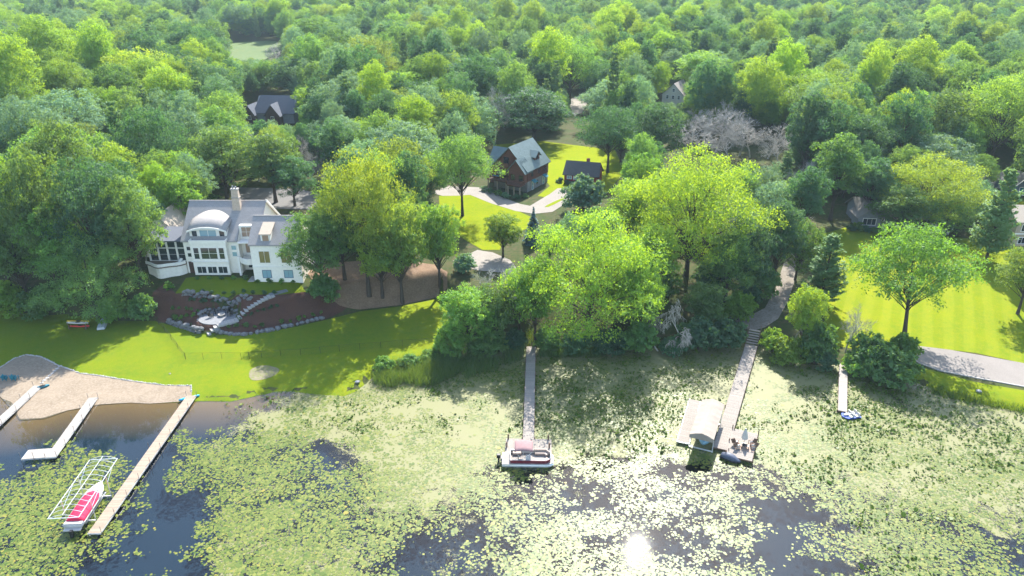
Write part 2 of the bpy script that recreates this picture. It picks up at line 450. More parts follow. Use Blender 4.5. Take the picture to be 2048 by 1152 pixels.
#        x = 0, 64, 128 ... 2048
ALG = ["000000000000777777777777777700000",
       "000000000005888888888888876666600",
       "000000012588888877787888866666799",
       "000000126888888887778898876888888",
       "000002344225888888654567888898999",
       "011111233322677543221112344688877",
       "022210134332565333322111224456666",
       "022100044433323333211111123332255",
       "011110044554323322111111123443211",
       "011110055555223322211111122343221"]
PAD = ["000000000000111111111111111100000",
       "000000000002222222222211112211100",
       "000000001222222222222222111111111",
       "000000001344222222222222223222222",
       "002100477523444444555444555522333",
       "136610688633555431345443245563455",
       "699710077557543322444443113668656",
       "799620088886432355554433112578633",
       "798321188888611166666433112678743",
       "787331188888711167776643323578764"]
EME = ["000000000000000001222221000020000",
       "000000000001222223444431036663220",
       "000000011111111123555553004775431",
       "000000001111111011455523316543333",
       "000000000000000000111111124542122",
       "000000000000000000000000012222122",
       "000000000000000000000000001111111",
       "000000000000000000000000000111100",
       "000000000000000000000000000111000",
       "000000000000000000000000000111000"]
def table(rows):
    return np.array([[int(c) for c in r] for r in rows], float) / 9.0
ALG, PAD, EME = table(ALG), table(PAD), table(EME)
def sample(tab, x, y):
    d = y * CP + CAMZ * SP
    u = 1024 + FPX * x / d; v = 576 + FPX * (CAMZ * CP - y * SP) / d
    c = np.clip(u / 64.0, 0, 31.999); r = np.clip((v - 700) / 50.0, 0, 8.999)
    i, j = c.astype(int), r.astype(int); a, b = c - i, r - j
    return (tab[j, i] * (1-a) * (1-b) + tab[j, i+1] * a * (1-b) + tab[j+1, i] * (1-a) * b + tab[j+1, i+1] * a * b)
wx, wy, wf = grid(axis(-75, 85, 0.6, -3000, 3000), axis(44, 118, 0.6, -3000, 122))
water = link('water', from_np('water', np.stack([wx, wy, 0 * wx], 1), wf))
a = water.data.attributes.new('algae', 'FLOAT', 'POINT')
a.data.foreach_set('value', sample(ALG, wx, wy).astype(np.float32))
m, t, out = nt('lake_water')
tc = node(t, 'ShaderNodeTexCoord')
def noi(scale, detail=5, rough=.6, dist=0.0):
    n = node(t, 'ShaderNodeTexNoise', i_Scale=scale, i_Detail=detail, i_Roughness=rough, i_Distortion=dist)
    t.links.new(tc.outputs['Object'], n.inputs['Vector']); return n.outputs[0]
def math_(op, a, b, c=None):
    n = node(t, 'ShaderNodeMath', operation=op)
    for i, s in enumerate((a, b) if c is None else (a, b, c)):
        if isinstance(s, (int, float)): n.inputs[i].default_value = s
        else: t.links.new(s, n.inputs[i])
    return n.outputs[0]
at = node(t, 'ShaderNodeAttribute', attribute_name='algae')
n1 = noi(0.26, 8, .72, 0.8); n2 = noi(3.5, 6, .8)
lvl = math_('ADD', at.outputs['Fac'], math_('MULTIPLY_ADD', n1, 1.5, -0.75))
lvl = math_('ADD', lvl, math_('MULTIPLY_ADD', n2, 1.1, -0.55))
mask = node(t, 'ShaderNodeMapRange'); mask.inputs[1].default_value = 0.44; mask.inputs[2].default_value = 0.56
t.links.new(lvl, mask.inputs[0])
bn = node(t, 'ShaderNodeBump', i_Strength=0.025, i_Distance=0.02); t.links.new(math_('ADD', noi(1.6, 4, .55), math_('MULTIPLY', noi(14.0, 3, .6), 0.12)), bn.inputs['Height'])
gl = node(t, 'ShaderNodeBsdfGlossy', i_Roughness=0.02); gl.inputs[0].default_value = (1, 1, 1, 1); t.links.new(bn.outputs[0], gl.inputs['Normal'])
tp = node(t, 'ShaderNodeBsdfTransparent'); tp.inputs[0].default_value = (0.72, 0.74, 0.72, 1)
fr = node(t, 'ShaderNodeFresnel', i_IOR=1.33); t.links.new(bn.outputs[0], fr.inputs['Normal'])
ws = node(t, 'ShaderNodeMixShader'); t.links.new(fr.outputs[0], ws.inputs[0]); t.links.new(tp.outputs[0], ws.inputs[1]); t.links.new(gl.outputs[0], ws.inputs[2])
ac = mixc(t, noi(0.35, 4), (0.180, 0.182, 0.072), (0.205, 0.180, 0.105))
ac = mixc(t, math_('MULTIPLY', noi(9.0, 3), 0.5), ac, (0.095, 0.12, 0.035))
ab = node(t, 'ShaderNodeBsdfPrincipled', i_Roughness=0.55); t.links.new(ac, ab.inputs['Base Color']); ab.inputs['Specular IOR Level'].default_value = 0.12
b2 = node(t, 'ShaderNodeBump', i_Strength=0.5, i_Distance=0.03); t.links.new(noi(7.0, 4, .7), b2.inputs['Height']); t.links.new(b2.outputs[0], ab.inputs['Normal'])
fm = node(t, 'ShaderNodeMixShader'); t.links.new(mask.outputs[0], fm.inputs[0]); t.links.new(ws.outputs[0], fm.inputs[1]); t.links.new(ab.outputs[0], fm.inputs[2])
t.links.new(fm.outputs[0], out.inputs[0])
water.data.materials.append(m)
tag(water, kind='structure')

# --- lily pads: floating discs with a notch, and raised leaves
def padmat(name, c1, c2, c3, rough, trn=0.0):
    m, t, out = nt(name)
    at = node(t, 'ShaderNodeAttribute', attribute_name='tint')
    cr = node(t, 'ShaderNodeValToRGB')
    e = cr.color_ramp.elements; e[0].color = c4(c1); e[1].position = 0.97; e[1].color = c4(c2); e.new(0.992).color = c4(c3)
    t.links.new(at.outputs['Fac'], cr.inputs[0])
    b = bsdf(t, out, cr.outputs[0], rough, 0.15)
    if trn:
        tl = node(t, 'ShaderNodeBsdfTranslucent'); t.links.new(cr.outputs[0], tl.inputs[0])
        ms = node(t, 'ShaderNodeMixShader'); ms.inputs[0].default_value = trn
        t.links.new(b.outputs[0], ms.inputs[1]); t.links.new(tl.outputs[0], ms.inputs[2]); t.links.new(ms.outputs[0], out.inputs[0])
    return m
M['pad'] = padmat('lily_pad', (0.045, 0.082, 0.012), (0.150, 0.162, 0.034), (0.20, 0.17, 0.03), 0.42)
M['pad_up'] = padmat('raised_lily_leaf', (0.050, 0.105, 0.010), (0.100, 0.150, 0.016), (0.14, 0.16, 0.02), 0.4, 0.35)
def vnoise(x, y, s, seed):
    """smooth value noise in 0..1"""
    g = np.random.default_rng(seed).random((64, 64))
    X, Y = x / s, y / s
    i, j = np.floor(X).astype(int), np.floor(Y).astype(int); a, b = sst(X - i), sst(Y - j)
    q = lambda i, j: g[j % 64, i % 64]
    return q(i,j)*(1-a)*(1-b) + q(i+1,j)*a*(1-b) + q(i,j+1)*(1-a)*b + q(i+1,j+1)*a*b
def pads(name, tab, per, size, tilt, zlo, zhi, gam, seed, contrast, nsides=8):
    r = np.random.default_rng(seed)
    n = int(190 * 80 * per)
    x = r.uniform(-85, 95, n); y = r.uniform(42, 118, n)
    dens = sample(tab, x, y)
    cl = 0.44 * vnoise(x, y * 1.3, 2.4, seed + 1) + 0.26 * vnoise(x, y, 0.8, seed + 2) + 0.30 * vnoise(x, y * 1.6, 5.0, seed + 3)
    p = np.clip((dens ** gam + (cl - 0.5) * contrast) , 0, 1) * (dens > 0.04)
    p = np.where(dens < .15, p * dens / .15, p)
    k = (r.random(n) < p) & (y < np.interp(x, SX, SY) - 0.15)
    d = y * CP + CAMZ * SP; u = np.abs(FPX * x / d); k &= u < 1200
    x, y = x[k], y[k]; n = len(x)
    s = size * r.lognormal(0, .38, n) / 2
    # simple relaxation: drop pads that sit on a bigger neighbour's centre
    key = {}
    order = np.argsort(-s); keep = np.zeros(n, bool)
    cell = size * 0.8
    for i in order:
        c = (int(x[i] / cell), int(y[i] / cell))
        if key.get(c, 0) < 2: key[c] = key.get(c, 0) + 1; keep[i] = True
    x, y, s = x[keep], y[keep], s[keep]; n = len(x)
    ang = np.linspace(0.12, 2 * math.pi - 0.12, nsides)
    rot = r.uniform(0, 6.283, n)
    ca = np.cos(ang[None] + rot[:, None]); sa = np.sin(ang[None] + rot[:, None])
    wob = 1 + r.normal(0, .05, (n, nsides))
    px = np.concatenate([np.zeros((n, 1)), ca * wob], 1) * s[:, None]; py = np.concatenate([np.zeros((n, 1)), sa * wob], 1) * s[:, None]
    tx = r.normal(0, tilt, n); ty = r.normal(0, tilt, n)
    z0 = r.uniform(zlo, zhi, n)
    pz = z0[:, None] + np.maximum(px * tx[:, None] + py * ty[:, None], -z0[:, None] + 0.008)
    V = np.stack([px + x[:, None], py + y[:, None], pz], 2).reshape(-1, 3)
    m = nsides + 1
    F = np.array([(0, i, i + 1) for i in range(1, nsides)])
    F = (np.arange(n)[:, None, None] * m + F[None]).reshape(-1, 3)
    tint = np.repeat(r.random(n), m)
    o = link(name, from_np(name, V, F, None, tint))
    return o, n
lp, n1_ = pads('lily_pads', PAD, 38.0, 0.225, 0.02, 0.012, 0.03, 0.95, 11, 2.0, 6)
lp.data.materials.append(M['pad'])
tag(lp, 'carpet of round yellow green lily pads floating on the lake', 'lily pads', kind='stuff')
le, n2_ = pads('raised_lily_leaves', EME, 16.0, 0.20, 0.5, 0.08, 0.24, 1.2, 23, 1.5, 7)
le.data.materials.append(M['pad_up'])
tag(le, 'clumps of dark green lily leaves raised above the pale algae', 'lily leaves', kind='stuff')
print('PADS', n1_, n2_)
# ================================================================== TREES
M['bark'] = mat('grey_brown_bark', (0.085, 0.065, 0.05), (0.05, 0.04, 0.032), 4.0, 0.95, 0.1, stretch=(4, 4, .6))
M['dead'] = mat('silver_dead_wood', (0.45, 0.42, 0.36), (0.34, 0.315, 0.275), 3.0, 0.95, 0.1)
FOL = {
 'mid':    foliage('leaf_mid_green', (0.096, 0.185, 0.041), (0.165, 0.253, 0.050), 1.45),
 'dark':   foliage('leaf_dark_green', (0.048, 0.123, 0.052), (0.091, 0.177, 0.064), 1.35),
 'yellow': foliage('leaf_yellow_green', (0.188, 0.291, 0.021), (0.262, 0.353, 0.025), 1.5, 0.46),
 'gold':   foliage('leaf_golden_green', (0.199, 0.268, 0.021), (0.285, 0.331, 0.025), 1.5, 0.46),
 'bright': foliage('leaf_bright_green', (0.131, 0.242, 0.032), (0.211, 0.317, 0.039), 1.5),
 'olive':  foliage('leaf_olive', (0.137, 0.217, 0.032), (0.234, 0.285, 0.039), 1.5),
 'pale':   foliage('leaf_pale_silver', (0.131, 0.234, 0.114), (0.217, 0.314, 0.171), 1.25, 0.40),
 'pine':   foliage('needle_pine', (0.120, 0.205, 0.057), (0.211, 0.279, 0.080), 1.3, 0.4),
 'spruce': foliage('needle_blue_spruce', (0.074, 0.148, 0.131), (0.137, 0.217, 0.205), 1.0, 0.3),
}
def leaf_cards(C, Nn, S, tint, r, asp=0.62):
    """folded diamond leaves: centre C, normal Nn, size S"""
    n = len(C)
    Nn = Nn / np.linalg.norm(Nn, axis=1, keepdims=True)
    a = np.cross(Nn, r.normal(size=(n, 3))); a /= np.linalg.norm(a, axis=1, keepdims=True) + 1e-9
    b = np.cross(Nn, a)
    S = S[:, None]
    V = np.stack([C - a * S * .5, C + b * S * asp * .5 - Nn * S * .08, C + a * S * .5, C - b * S * asp * .5 - Nn * S * .08], 1).reshape(-1, 3)
    i = np.arange(n)[:, None] * 4
    F = np.concatenate([i + np.array([[0, 1, 2]]), i + np.array([[0, 2, 3]])], 0)
    return V, F, np.repeat(tint, 4)
def unit(r, n, zlo=-1.0):
    z = r.uniform(zlo, 1, n); p = r.uniform(0, 2 * math.pi, n); q = np.sqrt(1 - z * z)
    return np.stack([q * np.cos(p), q * np.sin(p), z], 1)
def broad(seed, Hh, W, base=0.28, shape='dome', ncl=70, sub=15, per=13, leaf=0.36, open_=0.0, droop=0.0, flat=0.72):
    """crown mesh of leaf cards on clumps along the limbs + one tapered trunk with limbs"""
    r = np.random.default_rng(seed)
    zc0, zc1 = base * Hh, Hh
    cl = []
    tries = 0
    while len(cl) < ncl and tries < 6000:
        tries += 1
        d = unit(r, 1, -0.75)[0]
        q = r.uniform(0.45, 0.92) if r.random() < 0.85 else r.uniform(0.1, 0.5)
        if shape == 'dome':
            hz = (zc1 - zc0); c = np.array([d[0]*W/2*q, d[1]*W/2*q, zc0 + hz*(0.42 + 0.5*d[2]*q)])
            f = 1.0 - 0.35 * max(0, (c[2]-zc0)/hz - 0.45); c[:2] *= f * 1.08
        elif shape == 'tall':
            hz = (zc1 - zc0); c = np.array([d[0]*W/2*q, d[1]*W/2*q, zc0 + hz*(0.5 + 0.46*d[2]*q)])
        elif shape == 'vase':
            hz = (zc1 - zc0); k = (0.5 + 0.46*d[2]*q); c = np.array([d[0]*W/2*q*(0.55+0.6*k), d[1]*W/2*q*(0.55+0.6*k), zc0 + hz*k])
        else:  # spread, flat umbrella
            hz = (zc1 - zc0); rr = math.hypot(d[0], d[1]); c = np.array([d[0]*W/2*q*1.05, d[1]*W/2*q*1.05, zc0 + hz*(0.62 + 0.36*d[2]*q - 0.22*(rr*q)**2)])
        # lumpy outline
        lump = 0.82 + 0.30 * math.sin(3 * math.atan2(c[1], c[0]) + seed) * math.sin(0.9 * c[2] + seed * 1.7)
        c[:2] *= lump
        rc = W * r.uniform(0.085, 0.15)
        if all(np.linalg.norm(c - e[0]) > 0.62 * (rc + e[1]) * (1 + open_) for e in cl):
            cl.append((c, rc))
    cc = np.array([c for c, _ in cl]); rc = np.array([q for _, q in cl]); n = len(cl)
    # sub-clumps on every clump's shell
    u = unit(r, n * sub, -0.45).reshape(n, sub, 3)
    sc = cc[:, None] + u * rc[:, None, None] * r.uniform(.75, 1.08, (n, sub, 1)) * np.array([1, 1, flat])
    sc[..., 2] -= droop * rc[:, None] * (1 - u[..., 2]) * r.random((n, sub))
    spread = np.maximum(rc[:, None, None, None] * 0.20, leaf * 0.42)
    lc = sc[:, :, None] + r.normal(size=(n, sub, per, 3)) * spread * np.array([1, 1, .62])
    nn = 0.55 * u[:, :, None] + np.array([0, 0, .45]) + r.normal(size=(n, sub, per, 3)) * 0.55
    tint = (r.random((n, 1, 1)) * 0.5 + r.random((n, sub, 1)) * 0.3 + r.random((n, sub, per)) * 0.35 - 0.08).clip(0, 1)
    N = n * sub * per
    V, F, T = leaf_cards(lc.reshape(N, 3), nn.reshape(N, 3), leaf * r.lognormal(0, .25, N), tint.reshape(N), r)
    mb = MB()
    tr = Hh * 0.0185 + 0.06
    k = 6; lean = r.normal(0, .02, 2) * Hh
    tp = [Vector((lean[0]*(i/k)**2, lean[1]*(i/k)**2, Hh*0.72*i/k)) for i in range(k + 1)]
    mb.tube([tp[0] + Vector((0, 0, -0.4))] + tp, [tr*1.5] + [tr*1.25] + [tr*(1 - 0.8*i/k) for i in range(1, k + 1)], 8)
    for c, q in cl:
        c = Vector(c)
        zz = max(base*Hh*0.75, min(Hh*0.6, c.z*0.55)) * r.uniform(.85, 1.0)
        s = tp[0].lerp(tp[-1], min(zz/(Hh*.72), 1))
        mid = s.lerp(c, .55) + Vector((0, 0, 0.06 * (c - s).length)) + Vector(r.normal(0, .25, 3))
        r0 = max(0.035, tr * 0.30 * (1 - zz/Hh))
        mb.tube([s, mid, c], [r0, r0*.6, r0*.2], 4, False)
    return V, F, T, mb
def pine(seed, Hh, W, leaf=0.5, dens=1.0, upturn=0.25):
    r = np.random.default_rng(seed); C = []; N = []; S = []; T = []
    mb = MB(); mb.tube([(0, 0, -.3), (0, 0, Hh*.5), (0.1, 0, Hh*.98)], [Hh*.019, Hh*.012, .02], 7)
    z = Hh * 0.14
    while z < Hh * 0.99:
        k = (z / Hh); L = W / 2 * (1.08 - k) ** 0.75 * min(1, 0.55 + k * 1.6)
        nb = int(r.integers(4, 7)); a0 = r.uniform(0, 6.28)
        for j in range(nb):
            a = a0 + 6.283 * j / nb + r.normal(0, .25); l = L * r.uniform(.55, 1.1)
            tip = Vector((math.cos(a)*l, math.sin(a)*l, z + l*upturn*r.uniform(.3, 1.2)))
            mb.tube([(0, 0, z), Vector((0, 0, z)).lerp(tip, .5) - Vector((0, 0, .12*l)), tip], [.05, .035, .01], 3, False)
            m = int((22 + 34 * l) * dens)
            f = r.uniform(.22, 1.0, m) ** .8
            side = r.normal(0, .17, m) * l * (0.5 + f * .6)
            C.append(np.stack([math.cos(a)*l*f - math.sin(a)*side, math.sin(a)*l*f + math.cos(a)*side, z + (tip.z - z)*f**1.6 + r.normal(0, .10, m) - .12*l*np.sin(f*3.14)], 1))
            N.append(np.array([math.cos(a)*.3, math.sin(a)*.3, 1.0]) + r.normal(0, .45, (m, 3)))
            S.append(leaf * r.lognormal(0, .25, m)); T.append((r.random() * .5 + r.random(m) * .5))
        z += Hh * 0.042 * r.uniform(.8, 1.25)
    V, F, T = leaf_cards(np.concatenate(C), np.concatenate(N), np.concatenate(S), np.concatenate(T), r, .5)
    return V, F, T, mb
def spruce(seed, Hh, W, leaf=0.3):
    r = np.random.default_rng(seed); C = []; N = []; S = []; T = []
    mb = MB(); mb.tube([(0, 0, -.3), (0, 0, Hh*.98)], [Hh*.018, .02], 6)
    z = Hh * .05
    while z < Hh:
        L = W / 2 * (1 - z / Hh) ** .9 + .06
        nb = max(5, int(9 * L))
        for j in range(nb):
            a = r.uniform(0, 6.283); l = L * r.uniform(.75, 1.08); m = int(12 + 26 * l)
            f = r.uniform(.15, 1, m); side = r.normal(0, .13, m) * l
            C.append(np.stack([math.cos(a)*l*f - math.sin(a)*side, math.sin(a)*l*f + math.cos(a)*side, z - l*.28*f + r.normal(0, .05, m)], 1))
            N.append(np.array([math.cos(a)*.5, math.sin(a)*.5, 1.0]) + r.normal(0, .4, (m, 3)))
            S.append(leaf * r.lognormal(0, .2, m)); T.append(np.clip(f * .8 + r.normal(0, .15, m), 0, 1))
        z += 0.34 * r.uniform(.85, 1.2)
    V, F, T = leaf_cards(np.concatenate(C), np.concatenate(N), np.concatenate(S), np.concatenate(T), r, .5)
    return V, F, T, mb
def bare(seed, Hh, W, lean=0.0, levels=4, arch=0.0):
    r = np.random.default_rng(seed); mb = MB()
    def grow(p, d, L, rad, lv):
        k = 3; pts = [p]; q = p.copy(); dd = d.copy()
        for i in range(k):
            dd = (dd + Vector(r.normal(0, .16, 3)) + Vector((0, 0, .05 - arch * (levels - lv) * .5))).normalized()
            q = q + dd * L / k; pts.append(q.copy())
        mb.tube(pts, [rad*(1 - .6*i/k) for i in range(k + 1)], 5 if lv == levels else 3, False)
        if lv == 0: return
        nb = int(r.integers(5, 7)) if lv > 1 else int(r.integers(6, 9))
        for j in range(nb):
            f = r.uniform(.35, 1.0) if lv < levels else r.uniform(.3, 1.0)
            i = min(int(f * k), k - 1); s = pts[i].lerp(pts[i + 1], f * k - i)
            a = Vector(r.normal(0, 1, 3)); a = (a - a.dot(dd) * dd).normalized()
            nd = (dd * r.uniform(.55, 1.0) + a * r.uniform(.55, 1.1) * (W / Hh + .3)).normalized()
            grow(s, nd, L * r.uniform(.42, .68), max(rad * .45, .021), lv - 1)
    grow(Vector((0, 0, -.2)), Vector((lean, 0, 1)).normalized(), Hh * .55, Hh * .014 + .03, levels)
    return mb
PROTO = {}
def make_proto(key, data, folk, Hh, W):
    V, F, T, mb = data
    PROTO[key] = dict(crown=from_np('crown', V, F, FOL[folk], T), trunk=mb.mesh('trunk', M['bark'], True), H=Hh, W=W, fol=folk, src=None)
make_proto('oak', broad(1, 17, 14, .20, 'dome', 84, 17, 17, .30, .04), 'mid', 17, 14)
make_proto('oak2', broad(2, 18, 13, .22, 'dome', 76, 17, 17, .30, .04), 'dark', 18, 13)
make_proto('oak3', broad(3, 16, 15, .18, 'spread', 84, 17, 17, .30, .04), 'olive', 16, 15)
make_proto('maple', broad(4, 15, 11, .18, 'tall', 76, 16, 17, .28), 'bright', 15, 11)
make_proto('cotton', broad(5, 21, 15, .18, 'vase', 96, 18, 17, .31, .04), 'yellow', 21, 15)
make_proto('elm', broad(6, 18, 14, .26, 'spread', 78, 17, 16, .29, .1), 'pale', 18, 14)
make_proto('willow', broad(7, 15, 14, .16, 'dome', 84, 18, 16, .28, 0, 1.6, 1.0), 'pale', 15, 14)
make_proto('open', broad(8, 15, 17, .24, 'spread', 110, 20, 21, .27, .04), 'mid', 15, 17)
make_proto('bigtree', broad(31, 21, 25, .16, 'dome', 150, 26, 22, .30, .10), 'bright', 21, 25)
make_proto('bigtree2', broad(33, 24, 22, .16, 'vase', 150, 25, 22, .30, .10), 'yellow', 24, 22)
make_proto('ash', broad(9, 17, 11, .20, 'tall', 70, 17, 17, .30, .05), 'dark', 17, 11)
make_proto('bush', broad(10, 4.5, 6, .05, 'dome', 46, 13, 11, .32), 'mid', 4.5, 6)
make_proto('shrub', broad(12, 2.2, 2.6, .04, 'dome', 26, 10, 9, .22), 'bright', 2.2, 2.6)
make_proto('pine', pine(13, 17, 10), 'pine', 17, 10)
make_proto('pine2', pine(14, 15, 9, .46, 1.2, .4), 'pine', 15, 9)
make_proto('spruce', spruce(15, 10, 4.6), 'spruce', 10, 4.6)
BARE = {'bare': (bare(21, 13, 10, 0, 4).mesh('branches', M['dead']), 13, 10), 'bare2': (bare(22, 12, 9, .12, 4).mesh('branches', M['dead']), 12, 9),
        'fallen': (bare(24, 10, 12, .5, 4, .32).mesh('branches', M['dead']), 10, 12)}
TREES = []            # (px x, px top, px base, px half width, distance) for the forest filler
rt = random.Random(5)
def tree(key, x, y, Hh, W, label, cat='tree', group=None, col=None, lean=None, name=None):
    z = h(x, y)
    nm = name or {'pine': 'pine_tree', 'pine2': 'pine_tree', 'spruce': 'spruce_tree', 'bush': 'bush', 'shrub': 'shrub', 'willow': 'willow_tree',
          'bare': 'bare_tree', 'bare2': 'bare_tree', 'fallen': 'dead_tree'}.get(key, 'broadleaf_tree')
    root = thing(nm, label, cat, (x, y, z), rt.uniform(0, 6.283), group)
    if key in BARE:
        me, h0, w0 = BARE[key]
        root.scale = (W / w0, W / w0, Hh / h0)
        ob_ = link('branches', me, root)
        if key == 'bare': globals()['BSRC'] = ob_
    else:
        p = PROTO[key]
        root.scale = (W / p['W'], W / p['W'], Hh / p['H'])
        tk = link('trunk', p['trunk'], root); cr = link('crown', p['crown'], root)
        if col and col != p['fol']:
            cr.material_slots[0].link = 'OBJECT'; cr.material_slots[0].material = FOL[col]
        elif p['src'] is None: p['src'] = cr
    if lean: root.rotation_euler = (lean[0], lean[1], root.rotation_euler.z)
    cx, top = pix(x, y, z + Hh); bx, by = pix(x, y, z)
    d = y * CP + (CAMZ - z) * SP
    TREES.append((x, y, W, cx, top, by, W / 2 / d * FPX))
    return root
def T(key, cx, top, w, by, label, col=None, bx=None, cat='tree', group=None, lean=None, dz=0):
    """tree whose foot stands at pixel (bx or cx, by); top row and crown width read off the photo"""
    g = G(bx if bx is not None else cx, by)
    Hh = zat(top, g.y) - g.z
    W = w / FPX * (g.y * CP + (CAMZ - g.z - Hh * .6) * SP)
    return tree(key, g.x, g.y, max(Hh, 1.0), W, label, cat, group, col, lean)

# ---- trees one can pick out, read from the photograph (crown centre x, top y, width, foot y)
g1 = 'trees left of the white house'
T('cotton', 28, 285, 170, 600, 'big tree with yellow green top at the left edge above the shaded lawn', 'yellow', group=g1)
T('oak', 118, 275, 140, 585, 'tall mid green tree left of the white house, second from the left edge', 'mid', group=g1)
T('oak2', 212, 292, 130, 570, 'broad green tree one crown left of the screen porch', 'dark', group=g1)
T('oak', 283, 338, 130, 558, 'green tree right beside the screen porch of the white house', 'mid', group=g1)
T('bigtree', 198, 470, 195, 640, 'low dense green tree on the slope above the kayak rack', 'mid', group=g1)
T('maple', 60, 400, 150, 612, 'green tree at the left edge below the yellow green one', 'mid', group=g1)
T('ash', 140, 400, 130, 606, 'narrow green tree between the kayak rack tree and left edge', 'bright', group=g1)
T('open', 305, 212, 150, 408, 'dark spreading oak with tall bare trunk behind the white house roof', 'dark', bx=325, group=g1)
T('elm', 392, 216, 110, 372, 'pale silvery tree behind the chimney of the white house', 'pale')
T('oak', 455, 240, 150, 396, 'broad grey green tree standing right behind the white house ridge', 'mid')
T('ash', 552, 262, 110, 405, 'dark tree behind the right gable of the white house', 'mid')
T('oak2', 590, 300, 90, 412, 'dark green tree between white house and the tall golden tree', 'dark')
T('maple', 640, 166, 90, 262, 'bright yellow green tree right of the dark roofed house', 'yellow')
T('willow', 60, 190, 150, 330, 'pale grey green tree at the far left, left of its twin', 'pale')
T('elm', 158, 178, 170, 335, 'pale silvery tree at left, right of its twin', 'pale')
T('oak', 230, 262, 120, 380, 'mid green tree below the pale silvery pair at left', 'mid')
T('oak', 40, 300, 120, 440, 'green tree at the left edge behind the yellow topped one', 'mid')
T('oak3', 290, 92, 150, 225, 'large olive golden tree, left one of the pair above the dark oak', 'gold')
T('oak3', 372, 110, 110, 228, 'olive golden tree, right one of the pair above the dark oak', 'olive')
T('open', 440, 128, 115, 240, 'dark green tree with visible trunk left of the dark roofed house', 'dark')
T('maple', 135, 108, 120, 190, 'bright green domed tree in the woods at upper left', 'bright')
T('cotton', 640, 30, 110, 125, 'tall bright green tree right of the small far clearing', 'bright')
T('oak2', 590, 105, 90, 200, 'dark green tree just above the dark roofed house', 'dark')
T('oak', 680, 105, 100, 215, 'mid green tree above the yellow green tree by the dark roof', 'mid')
T('oak3', 745, 66, 120, 205, 'dark olive tree in the woods above the centre pine', 'olive')
T('pine', 745, 158, 85, 275, 'dark green pine left of centre among yellow green trees', 'pine')
T('maple', 808, 135, 90, 235, 'yellow green tree right of the centre pine', 'yellow')
T('maple', 868, 178, 90, 262, 'yellow green tree above the broad grey green crown', 'yellow')
T('oak2', 950, 100, 130, 240, 'dark green tree left of the huge bright cottonwood', 'dark')
T('oak2', 880, 95, 90, 205, 'dark round tree left of centre in the woods', 'dark')
T('bigtree2', 1138, 68, 150, 208, 'huge bright green cottonwood with forked trunk above the log house', 'bright')
T('oak2', 1068, 165, 150, 285, 'large dark green tree directly behind the log house', 'dark')
T('oak', 1035, 110, 90, 215, 'grey green round tree left of the huge bright cottonwood', 'pale')
T('open', 1215, 210, 140, 345, 'dark spreading tree with straight trunk behind the red shed', 'dark')
T('oak', 1305, 200, 115, 335, 'dark grey green tree right of the red shed tree', 'dark')
T('elm', 1210, 160, 110, 262, 'pale green tree right of the huge bright cottonwood', 'pale')
T('cotton', 1395, 100, 120, 205, 'bright green tree beside the cream gable in the far woods', 'bright')
T('bigtree2', 1632, 133, 190, 285, 'great yellow green cottonwood on the right above the dark pines', 'yellow')
T('oak2', 1792, 188, 110, 300, 'dark green conical tree between the two large cottonwoods at right', 'dark')
T('bigtree2', 1975, 134, 190, 340, 'tall green cottonwood with long trunks at the upper right edge', 'bright')
T('oak', 1860, 262, 140, 400, 'pale grey green crown behind the olive tree at right', 'pale')
T('bigtree', 1842, 302, 210, 452, 'wide olive tree hanging over the long grey roofed house', 'gold')
T('oak', 1795, 365, 120, 466, 'green tree in front of the middle of the long grey house', 'mid')
T('willow', 1885, 385, 110, 462, 'drooping green tree before the right end of the long grey house', 'mid')
T('ash', 1660, 262, 110, 440, 'green tree above the small front pine at right', 'mid')
T('ash', 1735, 312, 100, 440, 'dark green tree left of the long grey roofed house', 'dark')
T('ash', 1600, 330, 90, 480, 'dark narrow tree beside the gravel drive at right', 'dark')
T('pine2', 1972, 335, 105, 520, 'tall feathery pine right of the long grey roofed house', 'pine')
T('pine2', 1640, 466, 110, 612, 'small feathery pine at the left corner of the striped lawn', 'pine')
T('pine', 1560, 300, 70, 420, 'dark pine behind the right end of the big yellow tree', 'pine')
T('open', 1862, 455, 240, 676, 'spreading tree with leaning trunk on the striped lawn by the road', 'bright', bx=1808, lean=(0, R(7)))
T('oak3', 2035, 484, 125, 628, 'olive tree cut by the right edge beside the striped lawn', 'olive')
T('ash', 1545, 398, 100, 575, 'dark green tree at the right end of the big yellow tree', 'dark')
T('oak', 1590, 430, 90, 560, 'mid green tree leaning over the gravel drive', 'mid')
g2 = 'golden trees right of the white house'
T('bigtree2', 712, 285, 190, 588, 'tall golden green tree with long trunk right of the white house', 'gold', bx=738, group=g2)
T('oak', 645, 405, 140, 572, 'dark green tree touching the right corner of the white house', 'mid', group=g2)
T('oak2', 690, 350, 120, 560, 'shaded green tree behind the trunk of the tall golden tree', 'mid', group=g2)
T('maple', 805, 385, 120, 606, 'ivy clad tree with dark column like foot on the bare bank', 'olive', group=g2)
T('maple', 880, 392, 100, 575, 'bright green slim tree on the bank left of the gravel turnaround', 'bright', group=g2)
T('open', 925, 266, 150, 432, 'round crowned tree with straight trunk on the lawn by the log house', 'mid')
T('oak', 800, 232, 170, 400, 'broad grey green tree left of the log house lawn', 'pale')
T('oak2', 850, 300, 110, 410, 'dark tree between broad grey green crown and the log house lawn', 'dark')
T('elm', 690, 230, 100, 345, 'grey green tree above the top of the tall golden tree', 'pale')
T('maple', 725, 230, 80, 330, 'small yellow green tree above the tall golden tree', 'yellow')
g3 = 'big trees along the shore in the middle'
T('bigtree', 1392, 282, 275, 552, 'big yellow green tree with thick trunks right of the driveway', 'yellow', bx=1372, group=g3)
T('bigtree', 1175, 412, 300, 684, 'huge yellow green tree right of the centre dock', 'yellow', group=g3)
T('maple', 1270, 345, 120, 500, 'yellow green tree between the two biggest shore trees', 'yellow', group=g3)
